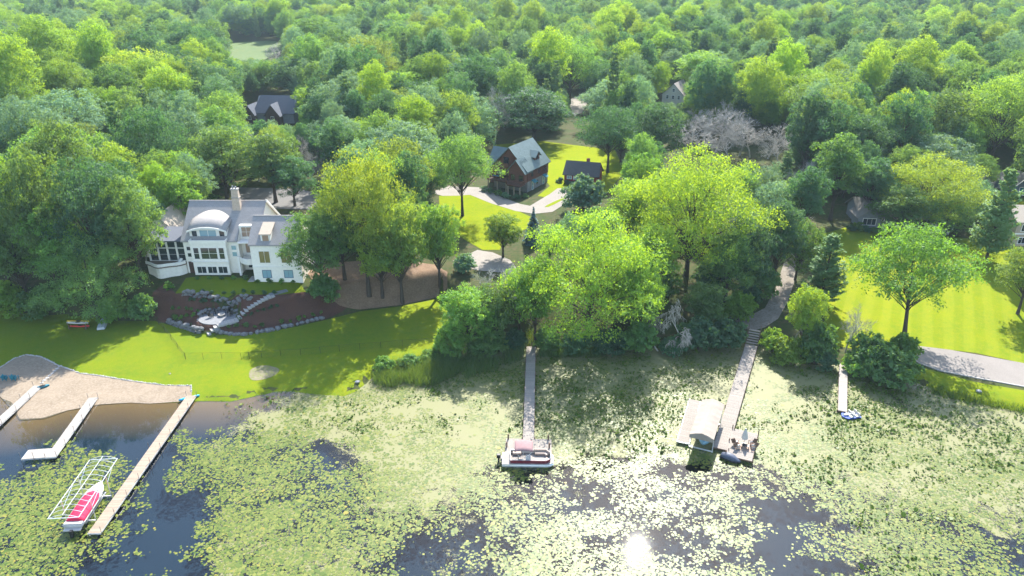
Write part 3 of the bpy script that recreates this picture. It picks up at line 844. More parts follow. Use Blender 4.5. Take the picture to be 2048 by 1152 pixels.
T('oak', 1272, 500, 100, 690, 'green tree at the right foot of the huge shore tree', 'bright', group=g3)
T('maple', 1070, 500, 110, 690, 'leafy green tree left side of the huge shore tree above the dock', 'bright', group=g3)
T('oak2', 1480, 420, 120, 590, 'dark tree under the right side of the big yellow tree', 'dark', group=g3)
T('oak', 1300, 440, 115, 590, 'green tree filling the gap left of the thick trunks', 'bright', group=g3)
T('oak', 1450, 450, 120, 606, 'green tree filling the gap right of the thick trunks', 'mid', group=g3)
T('maple', 1228, 540, 90, 655, 'green tree tucked behind the huge shore tree', 'mid', group=g3)
T('maple', 1405, 560, 85, 662, 'green tree above the dark leafy shore bushes', 'mid', group=g3)
T('maple', 990, 560, 90, 694, 'green tree just left of the centre dock', 'mid', group=g3)
T('maple', 1038, 530, 85, 660, 'bright green tree behind the head of the centre dock', 'bright', group=g3)
T('maple', 765, 440, 105, 592, 'golden tree between the tall golden tree and ivy clad tree', 'gold', group=g2)
T('maple', 1006, 420, 80, 515, 'small yellow tree left of the blue spruce', 'yellow')
T('spruce', 1066, 414, 44, 486, 'blue spruce by the gravel drive below the log house', 'spruce')
T('bush', 1165, 345, 90, 425, 'grey green bushy tree below the red shed', 'pale')
T('maple', 938, 566, 120, 706, 'leafy bright green tree on the shore left of the centre dock', 'bright')
T('maple', 1600, 562, 80, 705, 'yellow green young tree by the gravel path at right', 'yellow')
T('bush', 1475, 580, 70, 640, 'small yellow green tree at the head of the covered lift dock', 'yellow')
# bare and dead trees
gb = 'bare grey trees in the woods'
T('bare', 990, 146, 75, 285, 'bare grey tree with pale trunk left of the dark tree behind log house', group=gb)
for i, (cx, top, w, by, lb) in enumerate([(1385, 210, 90, 300, 'leftmost bare grey tree of the dead grove at right'), (1430, 200, 90, 305, 'middle bare grey tree of the dead grove at right'),
        (1478, 205, 90, 312, 'tallest right hand bare grey tree of the dead grove'), (1415, 245, 80, 318, 'front left bare grey tree of the dead grove'),
        (1460, 250, 80, 322, 'front right bare grey tree of the dead grove'), (1500, 235, 80, 315, 'rightmost bare grey tree of the dead grove, by dark pine'),
        (1575, 330, 80, 430, 'bare grey tree right of the big yellow tree crown'), (1535, 225, 90, 318, 'bare grey tree just right of the dead grove'), (1560, 255, 80, 335, 'smaller bare grey tree right of the dead grove'), (1350, 225, 80, 312, 'bare grey tree just left of the dead grove'), (1600, 300, 70, 400, 'bare grey tree beside the dark narrow tree at right'), (1405, 190, 80, 290, 'back row left bare grey tree of the dead grove'), (1452, 185, 80, 288, 'back row right bare grey tree of the dead grove'), (1600, 380, 70, 470, 'bare grey shrub tree above the gravel drive at right'), (470, 110, 60, 165, 'bare grey tree left of the small far clearing'), (1180, 375, 60, 425, 'bare grey shrub tree below the red shed'),
        (205, 120, 70, 190, 'bare grey tree in the upper left woods'), (545, 75, 60, 140, 'bare grey tree beside the small far clearing'), (880, 225, 60, 300, 'bare grey tree above the lawn tree of the log house')]):
    T(('bare', 'bare2')[i % 2], cx, top, w, by, lb, group=gb)
T('bare2', 985, 490, 120, 650, 'bare leaning tree in front of the gravel turnaround', bx=1000)
T('fallen', 1360, 560, 130, 696, 'fallen dead grey tree top hanging over the shore bushes', bx=1372)
T('bare', 1585, 580, 60, 690, 'bare grey sapling on the gravel path')
T('bare2', 1690, 600, 80, 705, 'bare reddish brown leaning shrub at the head of the small dock')
T('fallen', 1318, 610, 110, 704, 'dead grey branches drooping among the dark shore bushes')
# bushes
gs = 'bushes along the shore'
for cx, top, w, by, col, lb in [(905, 640, 80, 712, 'bright', 'bright bush left of the centre dock at the reeds'), (975, 650, 90, 708, 'mid', 'green bush between reeds and the centre dock'),
        (1030, 655, 50, 700, 'dark', 'dark bush immediately left of the centre dock end'), (1095, 655, 60, 704, 'mid', 'green bush immediately right of the centre dock end'),
        (1150, 660, 70, 706, 'dark', 'dark bush under the huge shore tree, left'), (1215, 655, 80, 706, 'dark', 'dark bush under the huge shore tree, right'),
        (1275, 640, 80, 706, 'mid', 'green bush right of the huge shore tree foot'), (1345, 672, 60, 708, 'dark', 'low dark bush below the fallen dead tree'),
        (1395, 632, 90, 700, 'dark', 'dark leafy bush left of the lift dock stairs'), (1450, 635, 80, 697, 'dark', 'dark bush touching the lift dock stairs'),
        (1418, 610, 70, 660, 'mid', 'green bush above the dark leafy shore bushes'), (1545, 655, 60, 706, 'yellow', 'yellow bush right of the lift dock stairs'),
        (1575, 672, 70, 728, 'yellow', 'yellow green bush on the shore by the lily leaves'), (1630, 640, 80, 726, 'mid', 'green bush between lift dock and small dock'),
        (1645, 690, 60, 735, 'dark', 'dark bush left of the small dock'), (1735, 665, 100, 742, 'mid', 'rounded green bush right of the small dock'),
        (1770, 690, 120, 765, 'mid', 'large rounded green bush at the road bend'), (1720, 700, 80, 748, 'bright', 'bright green bush at the waterline right of the small dock'),
        (1800, 665, 70, 725, 'bright', 'bright bush below the leaning lawn tree'), (860, 700, 45, 722, 'bright', 'small bright bush behind the reeds'),
        (770, 712, 50, 744, 'bright', 'small bright bush at the left end of the reeds'), (820, 708, 50, 735, 'mid', 'small green bush behind the middle of the reeds'),
        (650, 545, 70, 600, 'mid', 'low green bush at the right corner of the mulch slope'), (335, 612, 0, 0, '', ''), ]:
    if w: T('bush', cx, top, w, by, lb, col, cat='bush', group=gs)
gu = 'undergrowth bushes on the wooded bank'
for i, (cx, top, w, by, col, lb) in enumerate([(1250, 560, 70, 640, 'dark', 'dark undergrowth bush behind the huge shore tree'), (1420, 520, 80, 580, 'dark', 'dark undergrowth bush under the big yellow tree'),
        (1320, 530, 80, 590, 'mid', 'green undergrowth bush left of the thick trunks'), (1520, 520, 80, 590, 'mid', 'green undergrowth bush left of the gravel drive'),
        (1040, 560, 70, 620, 'mid', 'green undergrowth bush right of the gravel turnaround'), (930, 505, 50, 545, 'pale', 'grey green bush left of the gravel turnaround'),
        (1490, 560, 60, 610, 'dark', 'dark bush above the small yellow shore tree'), (20, 560, 90, 630, 'yellow', 'yellow bush at the left edge above the shaded lawn'),
        (90, 570, 80, 632, 'mid', 'green bush on the slope left of kayak rack'), (290, 585, 60, 640, 'mid', 'green bush on the slope left of the mulch bed'),
        (235, 590, 70, 640, 'bright', 'bright bush just right of the kayak rack'), (620, 440, 70, 500, 'dark', 'dark bush by the right wall of the white house'),
        (380, 378, 60, 412, 'bright', 'bright shrub behind the white house chimney'), (420, 385, 50, 415, 'bright', 'bright shrub right behind the white house ridge')]):
    T('bush', cx, top, w, by, lb, col, cat='bush', group=gu)

# ---- the woods: filler trees on a jittered grid; the nearest ones are things, the rest one mass
KEEP = [   # px rectangles that stay in view, with the distance of what stands there
    (335, 370, 610, 600, 140), (980, 282, 1105, 410, 195), (1120, 318, 1205, 380, 195), (486, 198, 592, 236, 262), (870, 375, 1075, 500, 175), (930, 500, 1040, 545, 150), (1075, 290, 1230, 400, 200),
    (1318, 158, 1368, 198, 302), (1708, 385, 1900, 470, 165), (1640, 455, 2048, 700, 150), (2010, 350, 2048, 490, 190), (1570, 500, 1605, 640, 150),
    (1140, 188, 1175, 228, 285), (455, 88, 560, 112, 470), (1340, 190, 1570, 320, 232), (0, 590, 900, 800, 120), (1060, 410, 1075, 480, 160), (470, 375, 610, 415, 150), (360, 195, 420, 240, 120)]
NOGO = [[(980, 285), (1235, 285), (1240, 400), (1150, 420), (1080, 440), (1010, 500), (870, 500), (850, 380)], [(470, 370), (660, 380), (640, 430), (290, 430), (300, 380)],
        [(1620, 440), (2200, 440), (2200, 720), (1620, 720)], [(435, 130), (440, 82), (575, 82), (560, 130)], [(480, 205), (600, 205), (600, 250), (480, 250)], [(1130, 232), (1130, 185), (1185, 185), (1180, 232)]]
NOGO = [[G(*p) for p in q] for q in NOGO]
def inside(poly, x, y):
    c = False; j = len(poly) - 1
    for i in range(len(poly)):
        a, b = poly[i], poly[j]
        if (a.y > y) != (b.y > y) and x < (b.x - a.x) * (y - a.y) / (b.y - a.y) + a.x: c = not c
        j = i
    return c
cand = []
ry = random.Random(11)
y = 128.0
while y < 900:
    step = 5.9 + y * 0.0014
    x = -(y * 0.76 + 25)
    while x < y * 0.76 + 25:
        cand.append((x + ry.uniform(-.42, .42) * step, y + ry.uniform(-.42, .42) * step)); x += step
    y += step
SPEC = [('oak', 17, 12, None), ('oak2', 17, 11, None), ('oak3', 15, 12, None), ('maple', 15, 9.5, None), ('cotton', 21, 13, None), ('elm', 16, 11, None), ('willow', 14, 11, None), ('ash', 17, 9, None), ('pine', 19, 8, None), ('bare', 12, 8, None)]
far = []; near = []
for x, y in sorted(cand, key=lambda c: c[1]):
    z = h(x, y)
    if y - float(np.interp(x, SX, SY)) < 24: continue
    if y < 175 and -66 < x < -34: continue
    if any(inside(q, x, y) for q in NOGO): continue
    if any((x - a[0]) ** 2 + (y - a[1]) ** 2 < (0.42 * a[2] + 2.5) ** 2 for a in TREES if abs(a[1] - y) < 14): continue
    patch = math.sin(x * .021 + 1.3) * math.sin(y * .017 + .4) + .5 * math.sin(x * .05 + y * .04)
    w = [4, 3.2, .6, 1.0, .5, 1.7, 1.1, 2.0, .7, .6]
    if patch > .35: w = [3.4, 1.2, .6, 2.0, 1.5, 1.4, .9, 1.2, .2, .3]
    elif patch < -.4: w = [2, 4, 1.0, .7, .3, 1.8, 1.0, 2, 1.0, 1.1]
    k = ry.choices(range(10), w)[0]
    key, hh, ww, _ = SPEC[k]
    s = (ry.uniform(.65, 1.15) if ry.random() < .65 else ry.uniform(1.1, 1.55))
    hh *= s * ry.uniform(.85, 1.1); ww *= s * ry.uniform(.75, 1.05)
    d = y * CP + (CAMZ - z) * SP
    ok = False
    for shrink in (1, .7, .5):
        cx, top = pix(x, y, z + hh * shrink); _, by = pix(x, y, z); hw = ww * shrink / 2 / d * FPX
        if not any(cx + hw > q[0] and cx - hw < q[2] and by > q[1] and top < q[3] and y < q[4] for q in KEEP): ok = True; break
    if not ok or cx < -120 or cx > 2170 or top < -60: continue
    hh *= shrink; ww *= shrink
    (near if len(near) < 205 and -30 < cx < 2078 else far).append((key, x, y, hh, ww, cx, top, k))
LOOK = {'oak': 'mid green domed tree', 'oak2': 'dark green domed tree', 'oak3': 'olive spreading tree', 'maple': 'bright green oval tree', 'cotton': 'tall yellow green tree', 'elm': 'pale spreading tree',
        'willow': 'pale drooping tree', 'ash': 'dark slender tree', 'pine': 'dark pine', 'bare': 'bare grey tree'}
LAND = [(535, 215, 'dark roofed house'), (1045, 330, 'log house'), (1165, 345, 'red shed'), (470, 480, 'white house'), (1340, 180, 'cream gable'), (1800, 420, 'long grey roofed house'),
        (1435, 255, 'bare grey grove'), (1135, 120, 'huge bright cottonwood'), (1632, 190, 'great yellow green cottonwood'), (1400, 350, 'big yellow shore tree'), (510, 100, 'small far clearing'),
        (1975, 200, 'tall right edge cottonwood'), (745, 200, 'centre pine'), (310, 140, 'olive golden pair'), (100, 230, 'pale silvery pair'), (925, 330, 'round lawn tree'), (1985, 400, 'feathery pine'), (712, 330, 'tall golden tree')]
lab = {}
for i, tr_ in enumerate(near):
    cx, cy = tr_[5], tr_[6] + 12
    L = min(LAND, key=lambda q: (q[0] - cx) ** 2 + 2.2 * (q[1] - cy) ** 2)
    dx, dy = cx - L[0], cy - L[1]
    rel = ('right of' if dx > 0 else 'left of') if abs(dx) > 1.3 * abs(dy) else ('above' if dy < 0 else 'below')
    lab.setdefault('%s in woods %s %s' % (LOOK[tr_[0]], rel, L[2]), []).append(i)
ORD = ['first', 'second', 'third', 'fourth', 'fifth', 'sixth', 'seventh', 'eighth', 'ninth', 'tenth', 'eleventh', 'twelfth']
names = {}
for s, ids in lab.items():
    ids.sort(key=lambda i: near[i][5])
    for q, i in enumerate(ids):
        names[i] = s if len(ids) == 1 else '%s, %s from left' % (s, ORD[min(q, 11)])
for i, (key, x, y, hh, ww, cx, top, k) in enumerate(near):
    tree(key, x, y, hh, ww, names[i], group='trees filling the woods')

# far woods: one mass of instanced crowns
for key in [s[0] for s in SPEC]:
    if key != 'bare' and PROTO[key]['src'] is None: print('NO SRC', key)
fa = [f for f in far]
me = bpy.data.meshes.new('far_woods')
me.vertices.add(len(fa)); me.vertices.foreach_set('co', np.array([(f[1], f[2], h(f[1], f[2]) - .3) for f in fa], np.float32).ravel())
for nm, ty, vals in (('kind', 'INT', [f[7] for f in fa]), ('turn', 'FLOAT', [ry.uniform(0, 6.28) for f in fa]), ('sxy', 'FLOAT', [f[4] / (PROTO[f[0]]['W'] if f[0] in PROTO else 10) for f in fa]), ('sz', 'FLOAT', [f[3] / (PROTO[f[0]]['H'] if f[0] in PROTO else 13) for f in fa])):
    a = me.attributes.new(nm, ty, 'POINT'); a.data.foreach_set('value', np.array(vals, np.int32 if ty == 'INT' else np.float32))
fw = link('far_woods', me)
tag(fw, 'hazy mass of treetops reaching to the top of the picture', 'woods', kind='stuff')
ng = bpy.data.node_groups.new('far_woods', 'GeometryNodeTree')
ng.interface.new_socket('Geometry', in_out='INPUT', socket_type='NodeSocketGeometry')
ng.interface.new_socket('Geometry', in_out='OUTPUT', socket_type='NodeSocketGeometry')
gi = ng.nodes.new('NodeGroupInput'); go = ng.nodes.new('NodeGroupOutput')
join = ng.nodes.new('GeometryNodeJoinGeometry')
def gattr(nm, ty):
    n = ng.nodes.new('GeometryNodeInputNamedAttribute'); n.data_type = ty; n.inputs[0].default_value = nm
    return n.outputs[0]
kind, turn, sxy, szz = gattr('kind', 'INT'), gattr('turn', 'FLOAT'), gattr('sxy', 'FLOAT'), gattr('sz', 'FLOAT')
cs = ng.nodes.new('ShaderNodeCombineXYZ'); ng.links.new(sxy, cs.inputs[0]); ng.links.new(sxy, cs.inputs[1]); ng.links.new(szz, cs.inputs[2])
cr_ = ng.nodes.new('ShaderNodeCombineXYZ'); ng.links.new(turn, cr_.inputs[2])
for k, s in enumerate(SPEC):
    oi = ng.nodes.new('GeometryNodeObjectInfo'); oi.inputs['Object'].default_value = PROTO[s[0]]['src'] if s[0] in PROTO else BSRC; oi.inputs['As Instance'].default_value = False
    cmp_ = ng.nodes.new('FunctionNodeCompare'); cmp_.data_type = 'INT'; cmp_.operation = 'EQUAL'
    ins = [i for i in cmp_.inputs if i.type == 'INT']; ng.links.new(kind, ins[0]); ins[1].default_value = k
    ip = ng.nodes.new('GeometryNodeInstanceOnPoints')
    ng.links.new(gi.outputs[0], ip.inputs['Points']); ng.links.new(cmp_.outputs[0], ip.inputs['Selection']); ng.links.new(oi.outputs['Geometry'], ip.inputs['Instance'])
    ng.links.new(cr_.outputs[0], ip.inputs['Rotation']); ng.links.new(cs.outputs[0], ip.inputs['Scale']); ng.links.new(ip.outputs[0], join.inputs[0])
ng.links.new(join.outputs[0], go.inputs[0])
fw.modifiers.new('woods', 'NODES').node_group = ng
print('TREES', len(TREES), 'near', len(near), 'far', len(far))
# ================================================================== BUILDINGS
def shingle(name, c, c2, su=2.0, sv=6.0, rough=.85):
    """roof shingles: courses and staggered joints as fine relief (too small in view to build singly)"""
    m, t, out = nt(name)
    tc = node(t, 'ShaderNodeTexCoord')
    mp = node(t, 'ShaderNodeMapping'); mp.inputs['Scale'].default_value = (1, 1.0, 1.0)
    t.links.new(tc.outputs['Object'], mp.inputs[0])
    br = node(t, 'ShaderNodeTexBrick', i_Scale=1.0); br.inputs['Color1'].default_value = c4(c); br.inputs['Color2'].default_value = c4(c2)
    br.inputs['Mortar'].default_value = c4(tuple(v * .55 for v in c2)); br.inputs['Mortar Size'].default_value = 0.012
    br.inputs['Brick Width'].default_value = 0.42; br.inputs['Row Height'].default_value = 0.22; br.inputs['Bias'].default_value = -.2
    t.links.new(mp.outputs[0], br.inputs['Vector'])
    col = mixc(t, noise_fac(t, 0.9, 5), br.outputs[0], mixc(t, 0.5, br.outputs[0], c2))
    bsdf(t, out, mixc(t, noise_fac(t, 14, 3, lo=.3, hi=.7), col, c), rough, .25, br.outputs['Fac'], bstr=.7, bdist=.05)
    return m
M['white'] = mat('white_painted_brick', (0.84, 0.79, 0.68), (0.76, 0.71, 0.61), 2.5, .8)
M['trim'] = mat('white_trim', (0.80, 0.76, 0.68), (0.74, 0.70, 0.63), 2, .6)
M['shake'] = shingle('grey_wood_shakes', (0.33, 0.305, 0.285), (0.23, 0.215, 0.205))
M['shake_tan'] = shingle('tan_wood_shakes', (0.42, 0.35, 0.27), (0.33, 0.28, 0.22))
M['slate'] = shingle('dark_slate_shingles', (0.10, 0.11, 0.135), (0.075, 0.085, 0.105))
M['slate2'] = shingle('charcoal_shingles', (0.095, 0.088, 0.085), (0.068, 0.063, 0.06))
M['greyroof'] = shingle('grey_brown_shingles', (0.26, 0.23, 0.20), (0.20, 0.18, 0.16))
M['chim'] = mat('beige_chimney_brick', (0.50, 0.40, 0.31), (0.42, 0.33, 0.25), 3.0, .9, bump=True)
M['redbrick'] = mat('red_brick', (0.30, 0.10, 0.07), (0.22, 0.075, 0.055), 6.0, .9)
M['stone'] = mat3('grey_fieldstone', (0.26, 0.245, 0.23), (0.19, 0.18, 0.175), (0.34, 0.32, 0.29), 1.2, 5.0, .9, True)
M['log'] = mat('red_brown_log', (0.165, 0.062, 0.038), (0.11, 0.042, 0.028), 3.0, .7, .3, stretch=(.5, .5, 5))
M['barn'] = mat('barn_red_paint', (0.30, 0.045, 0.035), (0.22, 0.035, 0.03), 2.0, .7)
M['tan'] = mat('tan_siding', (0.42, 0.33, 0.23), (0.36, 0.28, 0.2), 2.0, .8)
M['cream'] = mat('cream_siding', (0.62, 0.55, 0.42), (0.55, 0.49, 0.38), 2.0, .8)
M['greysid'] = mat('grey_siding', (0.22, 0.225, 0.23), (0.18, 0.185, 0.19), 2.0, .8)
M['bluesid'] = mat('slate_blue_siding', (0.12, 0.17, 0.21), (0.10, 0.14, 0.18), 2.0, .8)
M['metalroof'] = mat('green_metal_roof', (0.15, 0.20, 0.185), (0.125, 0.17, 0.155), .8, .45, .5, .35)
M['awning'] = mat('teal_awning_cloth', (0.015, 0.16, 0.19), (0.012, 0.13, 0.16), 3, .8)
M['darkwood'] = mat('dark_stained_wood', (0.085, 0.045, 0.03), (0.06, 0.032, 0.022), 4, .8)
def glassmat(name, c, rough=.06):
    m, t, out = nt(name); bsdf(t, out, c, rough, .9); return m
M['glass'] = glassmat('dark_window_glass', (0.018, 0.028, 0.035))
M['glass_warm'] = glassmat('warm_window_glass', (0.16, 0.13, 0.045), .15)
M['glass_sky_painted'] = glassmat('window_glass_sky_painted', (0.22, 0.36, 0.40), .1)  # pale blue is the sky's reflection put into the glass colour
M['glass_tan'] = glassmat('tan_blind_window', (0.30, 0.19, 0.12), .3)
def window(parent, o, u, n, w, hh, glass, nx=1, nz=1, fr=.09, frame=None, proud=.06, name='window'):
    """framed window standing in front of a wall: window (frame bars) > pane"""
    o, u, n = Vector(o), Vector(u).normalized(), Vector(n).normalized(); k = Vector((0, 0, 1))
    mb = MB()
    def strip(a0, a1, b0, b1, d0, d1):
        q = [o + u*a + k*b + n*d for a, b, d in ((a0,b0,d0),(a1,b0,d0),(a1,b1,d0),(a0,b1,d0))]
        mb.extr(q, n * (d1 - d0))
    strip(0, w, 0, fr, .012, proud); strip(0, w, hh - fr, hh, .012, proud)
    strip(0, fr, fr, hh - fr, .012, proud); strip(w - fr, w, fr, hh - fr, .012, proud)
    m = fr * .55
    for i in range(1, nx): strip(w*i/nx - m/2, w*i/nx + m/2, fr, hh - fr, .014, proud - .012)
    for j in range(1, nz): strip(fr, w - fr, hh*j/nz - m/2, hh*j/nz + m/2, .014, proud - .015)
    wo = mb.build(name, frame or M['trim'], parent)
    pb = MB(); q = [o + u*a + k*b + n*.008 for a, b in ((fr*.8, fr*.8), (w - fr*.8, fr*.8), (w - fr*.8, hh - fr*.8), (fr*.8, hh - fr*.8))]
    pb.extr(q, n * .016); pb.build('pane', glass, wo)
    return wo
def seams(mb, a, b, c, d, step=.45, t=.045):
    """standing seams running from eave edge ab to ridge edge dc"""
    a, b, c, d = map(Vector, (a, b, c, d)); n = max(1, int((b - a).length / step))
    up = (b - a).cross(d - a).normalized()
    if up.z < 0: up = -up
    for i in range(n + 1):
        p, q = a.lerp(b, i / n) + up * t / 2, d.lerp(c, i / n) + up * t / 2
        mb.bar(p, q, .035, t, up)

# ---------------------------------------------------------------- white house
z0 = h(-50, 124.0) - .05
wh = thing('white_house', 'large white house with grey shake roof, beige chimney and arched dormer', 'house', (-60.9, 125.5, z0))
wh.scale = (.983, .983, .983)
w = MB()
w.extr([(0, 0, 0), (0, 13, 0), (0, 13, 6.9), (0, 6.5, 12.3), (0, 0, 6.9)], (10.4, 0, 0)); w.build('wall', M['white'], wh)
w = MB().extr([(10.4, 1.6, 0), (10.4, 13, 0), (10.4, 13, 6.9), (10.4, 6.5, 12.3), (10.4, 2.6, 9.06), (10.4, 1.6, 9.06)], (3.9, 0, 0)); w.build('wall', M['white'], wh)
w = MB().extr([(14.0, -4, -.6), (14.0, 5.5, 0), (14.0, 5.5, 7.2), (14.0, .6, 11.2), (14.0, -4, 7.5)], (9.0, 0, 0)); w.build('wall', M['white'], wh)
w = MB().box(1.7, 8.4, -1.0, 0.02, -.3, 6.5); w.build('bay', M['white'], wh)
w = MB().box(1.6, 8.5, -1.1, -.9, 6.4, 7.05).box(1.6, 1.8, -.9, .02, 6.4, 7.05).box(8.3, 8.5, -.9, .02, 6.4, 7.05); w.build('parapet', M['white'], wh)
MB().box(1.5, 8.6, -1.2, -.95, 2.75, 2.95).box(14.0, 23.1, -4.12, -3.97, 2.9, 3.15).build('string_course', M['trim'], wh)
rf = MB()
sl = (12.4 - 6.9) / 6.5
def zr(y): return 6.95 + sl * y
rf.slab([(-.25, -.35, zr(-.35)), (10.4, -.35, zr(-.35)), (10.4, 6.5, zr(6.5)), (-.25, 6.5, zr(6.5))], .22)
rf.slab([(10.4, 2.3, zr(2.3)), (14.5, 2.3, zr(2.3)), (14.5, 6.5, zr(6.5)), (10.4, 6.5, zr(6.5))], .22)
rf.slab([(-.25, 13.4, zr(-.4)), (14.5, 13.4, zr(-.4)), (14.5, 6.5, zr(6.5) - .01), (-.25, 6.5, zr(6.5) - .01)], .22)
roof = rf.build('roof', M['shake'], wh)
sr = (11.3 - 7.6) / 4.6
rf = MB().slab([(13.8, -4.3, 7.4), (23.15, -4.3, 7.4), (23.15, .6, 11.4), (13.8, .6, 11.4)], .22)
rf.slab([(13.8, 5.9, 7.0), (23.15, 5.9, 7.0), (23.15, .6, 11.39), (13.8, .6, 11.39)], .22); roof2 = rf.build('roof', M['shake'], wh)
MB().box(-.3, 14.55, 6.4, 6.6, zr(6.5) - .05, zr(6.5) + .06).build('ridge_cap', M['shake'], roof)
MB().box(13.75, 23.2, .5, .7, 11.33, 11.47).build('ridge_cap', M['shake'], roof2)
MB().extr([(14.5, 6.4, 12.2), (14.5, 13.6, 6.5), (14.5, 13.6, 6.9), (14.5, 6.4, 12.75)], (.25, 0, 0)).build('bargeboard', M['trim'], roof)
ch = MB()
ch.add([(8.4,4.7,9.5),(10.1,4.7,9.5),(10.1,5.8,9.5),(8.4,5.8,9.5),(8.7,4.9,15.0),(9.9,4.9,15.0),(9.9,5.7,15.0),(8.7,5.7,15.0)], [(0,3,2,1),(4,5,6,7),(0,1,5,4),(1,2,6,5),(2,3,7,6),(3,0,4,7)])
cho = ch.build('chimney', M['chim'], wh)
MB().box(8.6, 10.0, 4.8, 5.8, 15.0, 15.2).box(8.55, 10.05, 4.72, 5.88, 13.4, 13.55).build('chimney_cap', M['concrete'], cho)
MB().tube([(9.0, 5.3, 15.2), (9.0, 5.3, 15.7)], .16, 8).tube([(9.55, 5.3, 15.2), (9.55, 5.3, 15.6)], .16, 8).build('flue', M['greysid'], cho)
# arched dormer
xm, hw, n = 4.85, 3.75, 14
def arch(x): return 8.55 + .75 * (1 - ((x - xm) / hw) ** 2)
dv, df = [], []
for i in range(n + 1):
    x = xm - hw + 2 * hw * i / n; zf = arch(x); yb = (zf - .108 - 6.95 + .25) / .486
    for yy, zz in ((-.1, zf), (yb, zf + .36 * (yb + .1)), (-.1, zf - .22), (yb, zf + .36 * (yb + .1) - .22)): dv.append((x, yy, zz))
for i in range(n):
    a, b = 4 * i, 4 * i + 4
    df += [(a, b, b + 1, a + 1), (a + 2, a + 3, b + 3, b + 2), (a, a + 2, b + 2, b), (a + 1, b + 1, b + 3, a + 3)]
df += [(0, 1, 3, 2), (4*n, 4*n+2, 4*n+3, 4*n+1)]
dm = MB().add(dv, df).build('dormer_roof', M['shake'], wh, True)
am = MB()
for i in range(n):
    x0, x1 = xm - hw + 2*hw*i/n, xm - hw + 2*hw*(i+1)/n
    am.extr([(x0, -.16, arch(x0) - .30), (x1, -.16, arch(x1) - .30), (x1, -.16, arch(x1) + .03), (x0, -.16, arch(x0) + .03)], (0, .1, 0))
am.build('dormer_trim', M['trim'], dm)
fw_ = MB()
pts = [(xm - hw + .25, .5, 6.2)] + [(x, .5, arch(x) - .1) for x in np.linspace(xm - hw + .25, xm + hw - .25, 11)] + [(xm + hw - .25, .5, 6.2)]
fw_.extr(pts, (0, 3.0, 0)); fw_.build('dormer_wall', M['trim'], wh)
U, NF = (1, 0, 0), (0, -1, 0)
window(wh, (3.2, .5, 6.9), U, NF, 3.3, 1.75, M['glass_sky_painted'], 2, 1, .12)
window(wh, (1.75, .5, 6.9), U, NF, 1.1, 1.6, M['glass'], 1, 1)
window(wh, (6.9, .5, 6.9), U, NF, 1.1, 1.6, M['glass'], 1, 1)
for x, ww, nx in ((2.1, 1.15, 1), (3.45, 3.2, 2), (6.85, 1.15, 1)): window(wh, (x, -1.0, 3.25), U, NF, ww, 2.4, M['glass'], nx, 2, .11)
for x in (2.2, 4.2, 6.2): window(wh, (x, -1.0, .35), U, NF, 1.85, 1.5, M['glass'], 2, 1, .11)
for z in (3.4, 4.7): window(wh, (8.9, 0, z), U, NF, 1.1, 1.05, M['glass_sky_painted'], 1, 1, .12)
for z in (3.3, 4.6): window(wh, (.45, 0, z), U, NF, .85, .9, M['glass'], 1, 1)
MB().box(.35, 1.45, -.05, -.004, 0, 2.4).build('door', M['darkwood'], wh)
for x, ww in ((15.4, 2.1), (19.4, 2.1)):
    window(wh, (x, -4, 3.7), U, NF, ww, 2.45, M['glass_warm'], 2, 1, .1)
    window(wh, (x + .2, -4, .75), U, NF, ww - .4, 1.6, M['glass_sky_painted'], 2, 1, .1, M['bluesid'])
# recess with balconies
window(wh, (10.7, 1.6, 6.75), U, NF, 3.0, 2.1, M['glass_tan'], 3, 2, .1)
window(wh, (11.0, 1.6, 3.5), U, NF, 2.8, 2.2, M['glass_tan'], 3, 1, .1)
window(wh, (11.0, 1.6, .4), U, NF, 2.8, 1.8, M['glass'], 3, 1, .1)
MB().box(10.42, 13.98, -.6, 1.58, 6.25, 6.45).build('balcony_slab', M['trim'], wh)
cv = [(10.5 + 3.5 * i / 10, -.9 - .9 * math.sin(math.pi * i / 10) - .12 * i) for i in range(11)]
bal = MB().prism(cv + [(13.98, 1.55), (10.5, 1.55)], 2.7, 2.95).build('balcony_slab', M['trim'], wh)
bp = MB()
for a, b in zip(cv, cv[1:]): bp.bar((a[0], a[1], 3.4), (b[0], b[1], 3.4), .14, .95)
bp.build('parapet', M['trim'], bal)
MB().box(10.25, 10.65, -1.3, -.9, -.5, 3.9).build('column', M['trim'], wh)
MB().box(12.6, 14.0, -4.0, -1.2, -.5, .05).build('terrace_step', M['concrete'], wh)
# shed dormer on the right block
MB().box(16.1, 17.9, -3.6, -1.3, 7.2, 9.35).build('dormer_wall', M['trim'], wh)
MB().slab([(15.9, -3.85, 9.3), (18.1, -3.85, 9.3), (18.1, -.55, 10.55), (15.9, -.55, 10.55)], .16).build('dormer_roof', M['shake_tan'], wh)
window(wh, (16.3, -3.6, 7.4), U, NF, 1.4, 1.75, M['glass_tan'], 1, 1, .12)
# screen porch on the left with a curved deck
MB().box(-7.4, -.02, .8, 7, -1.2, 2.2).build('porch_base', M['white'], wh)
arc = [(-7.5, .8)] + [(-7.5 + 7.45 * i / 12, .8 - 3.0 * math.sin(math.pi * min(1, .12 + .80 * i / 12)) ** .8 + .25 * math.sin(i)) for i in range(13)] + [(-.05, .8)]
dk = MB().prism(arc, 1.9, 2.2).build('porch_deck', mat('weathered_deck', (.20, .15, .11), (.14, .10, .075), 3, .9, stretch=(1, 9, 1)), wh)
ar = [(p[0] * .97 - .1, p[1] + .15) for p in arc[1:-1]]
MB().prism(ar + [(-.1, .9), (-7.3, .9)], -1.6, 1.9).build('porch_base', M['white'], wh)
pp = MB()
for a, b in zip(arc[1:-1], arc[2:-1]): pp.bar((a[0], a[1], 2.45), (b[0], b[1], 2.45), .16, .55)
pp.build('parapet', M['trim'], dk)
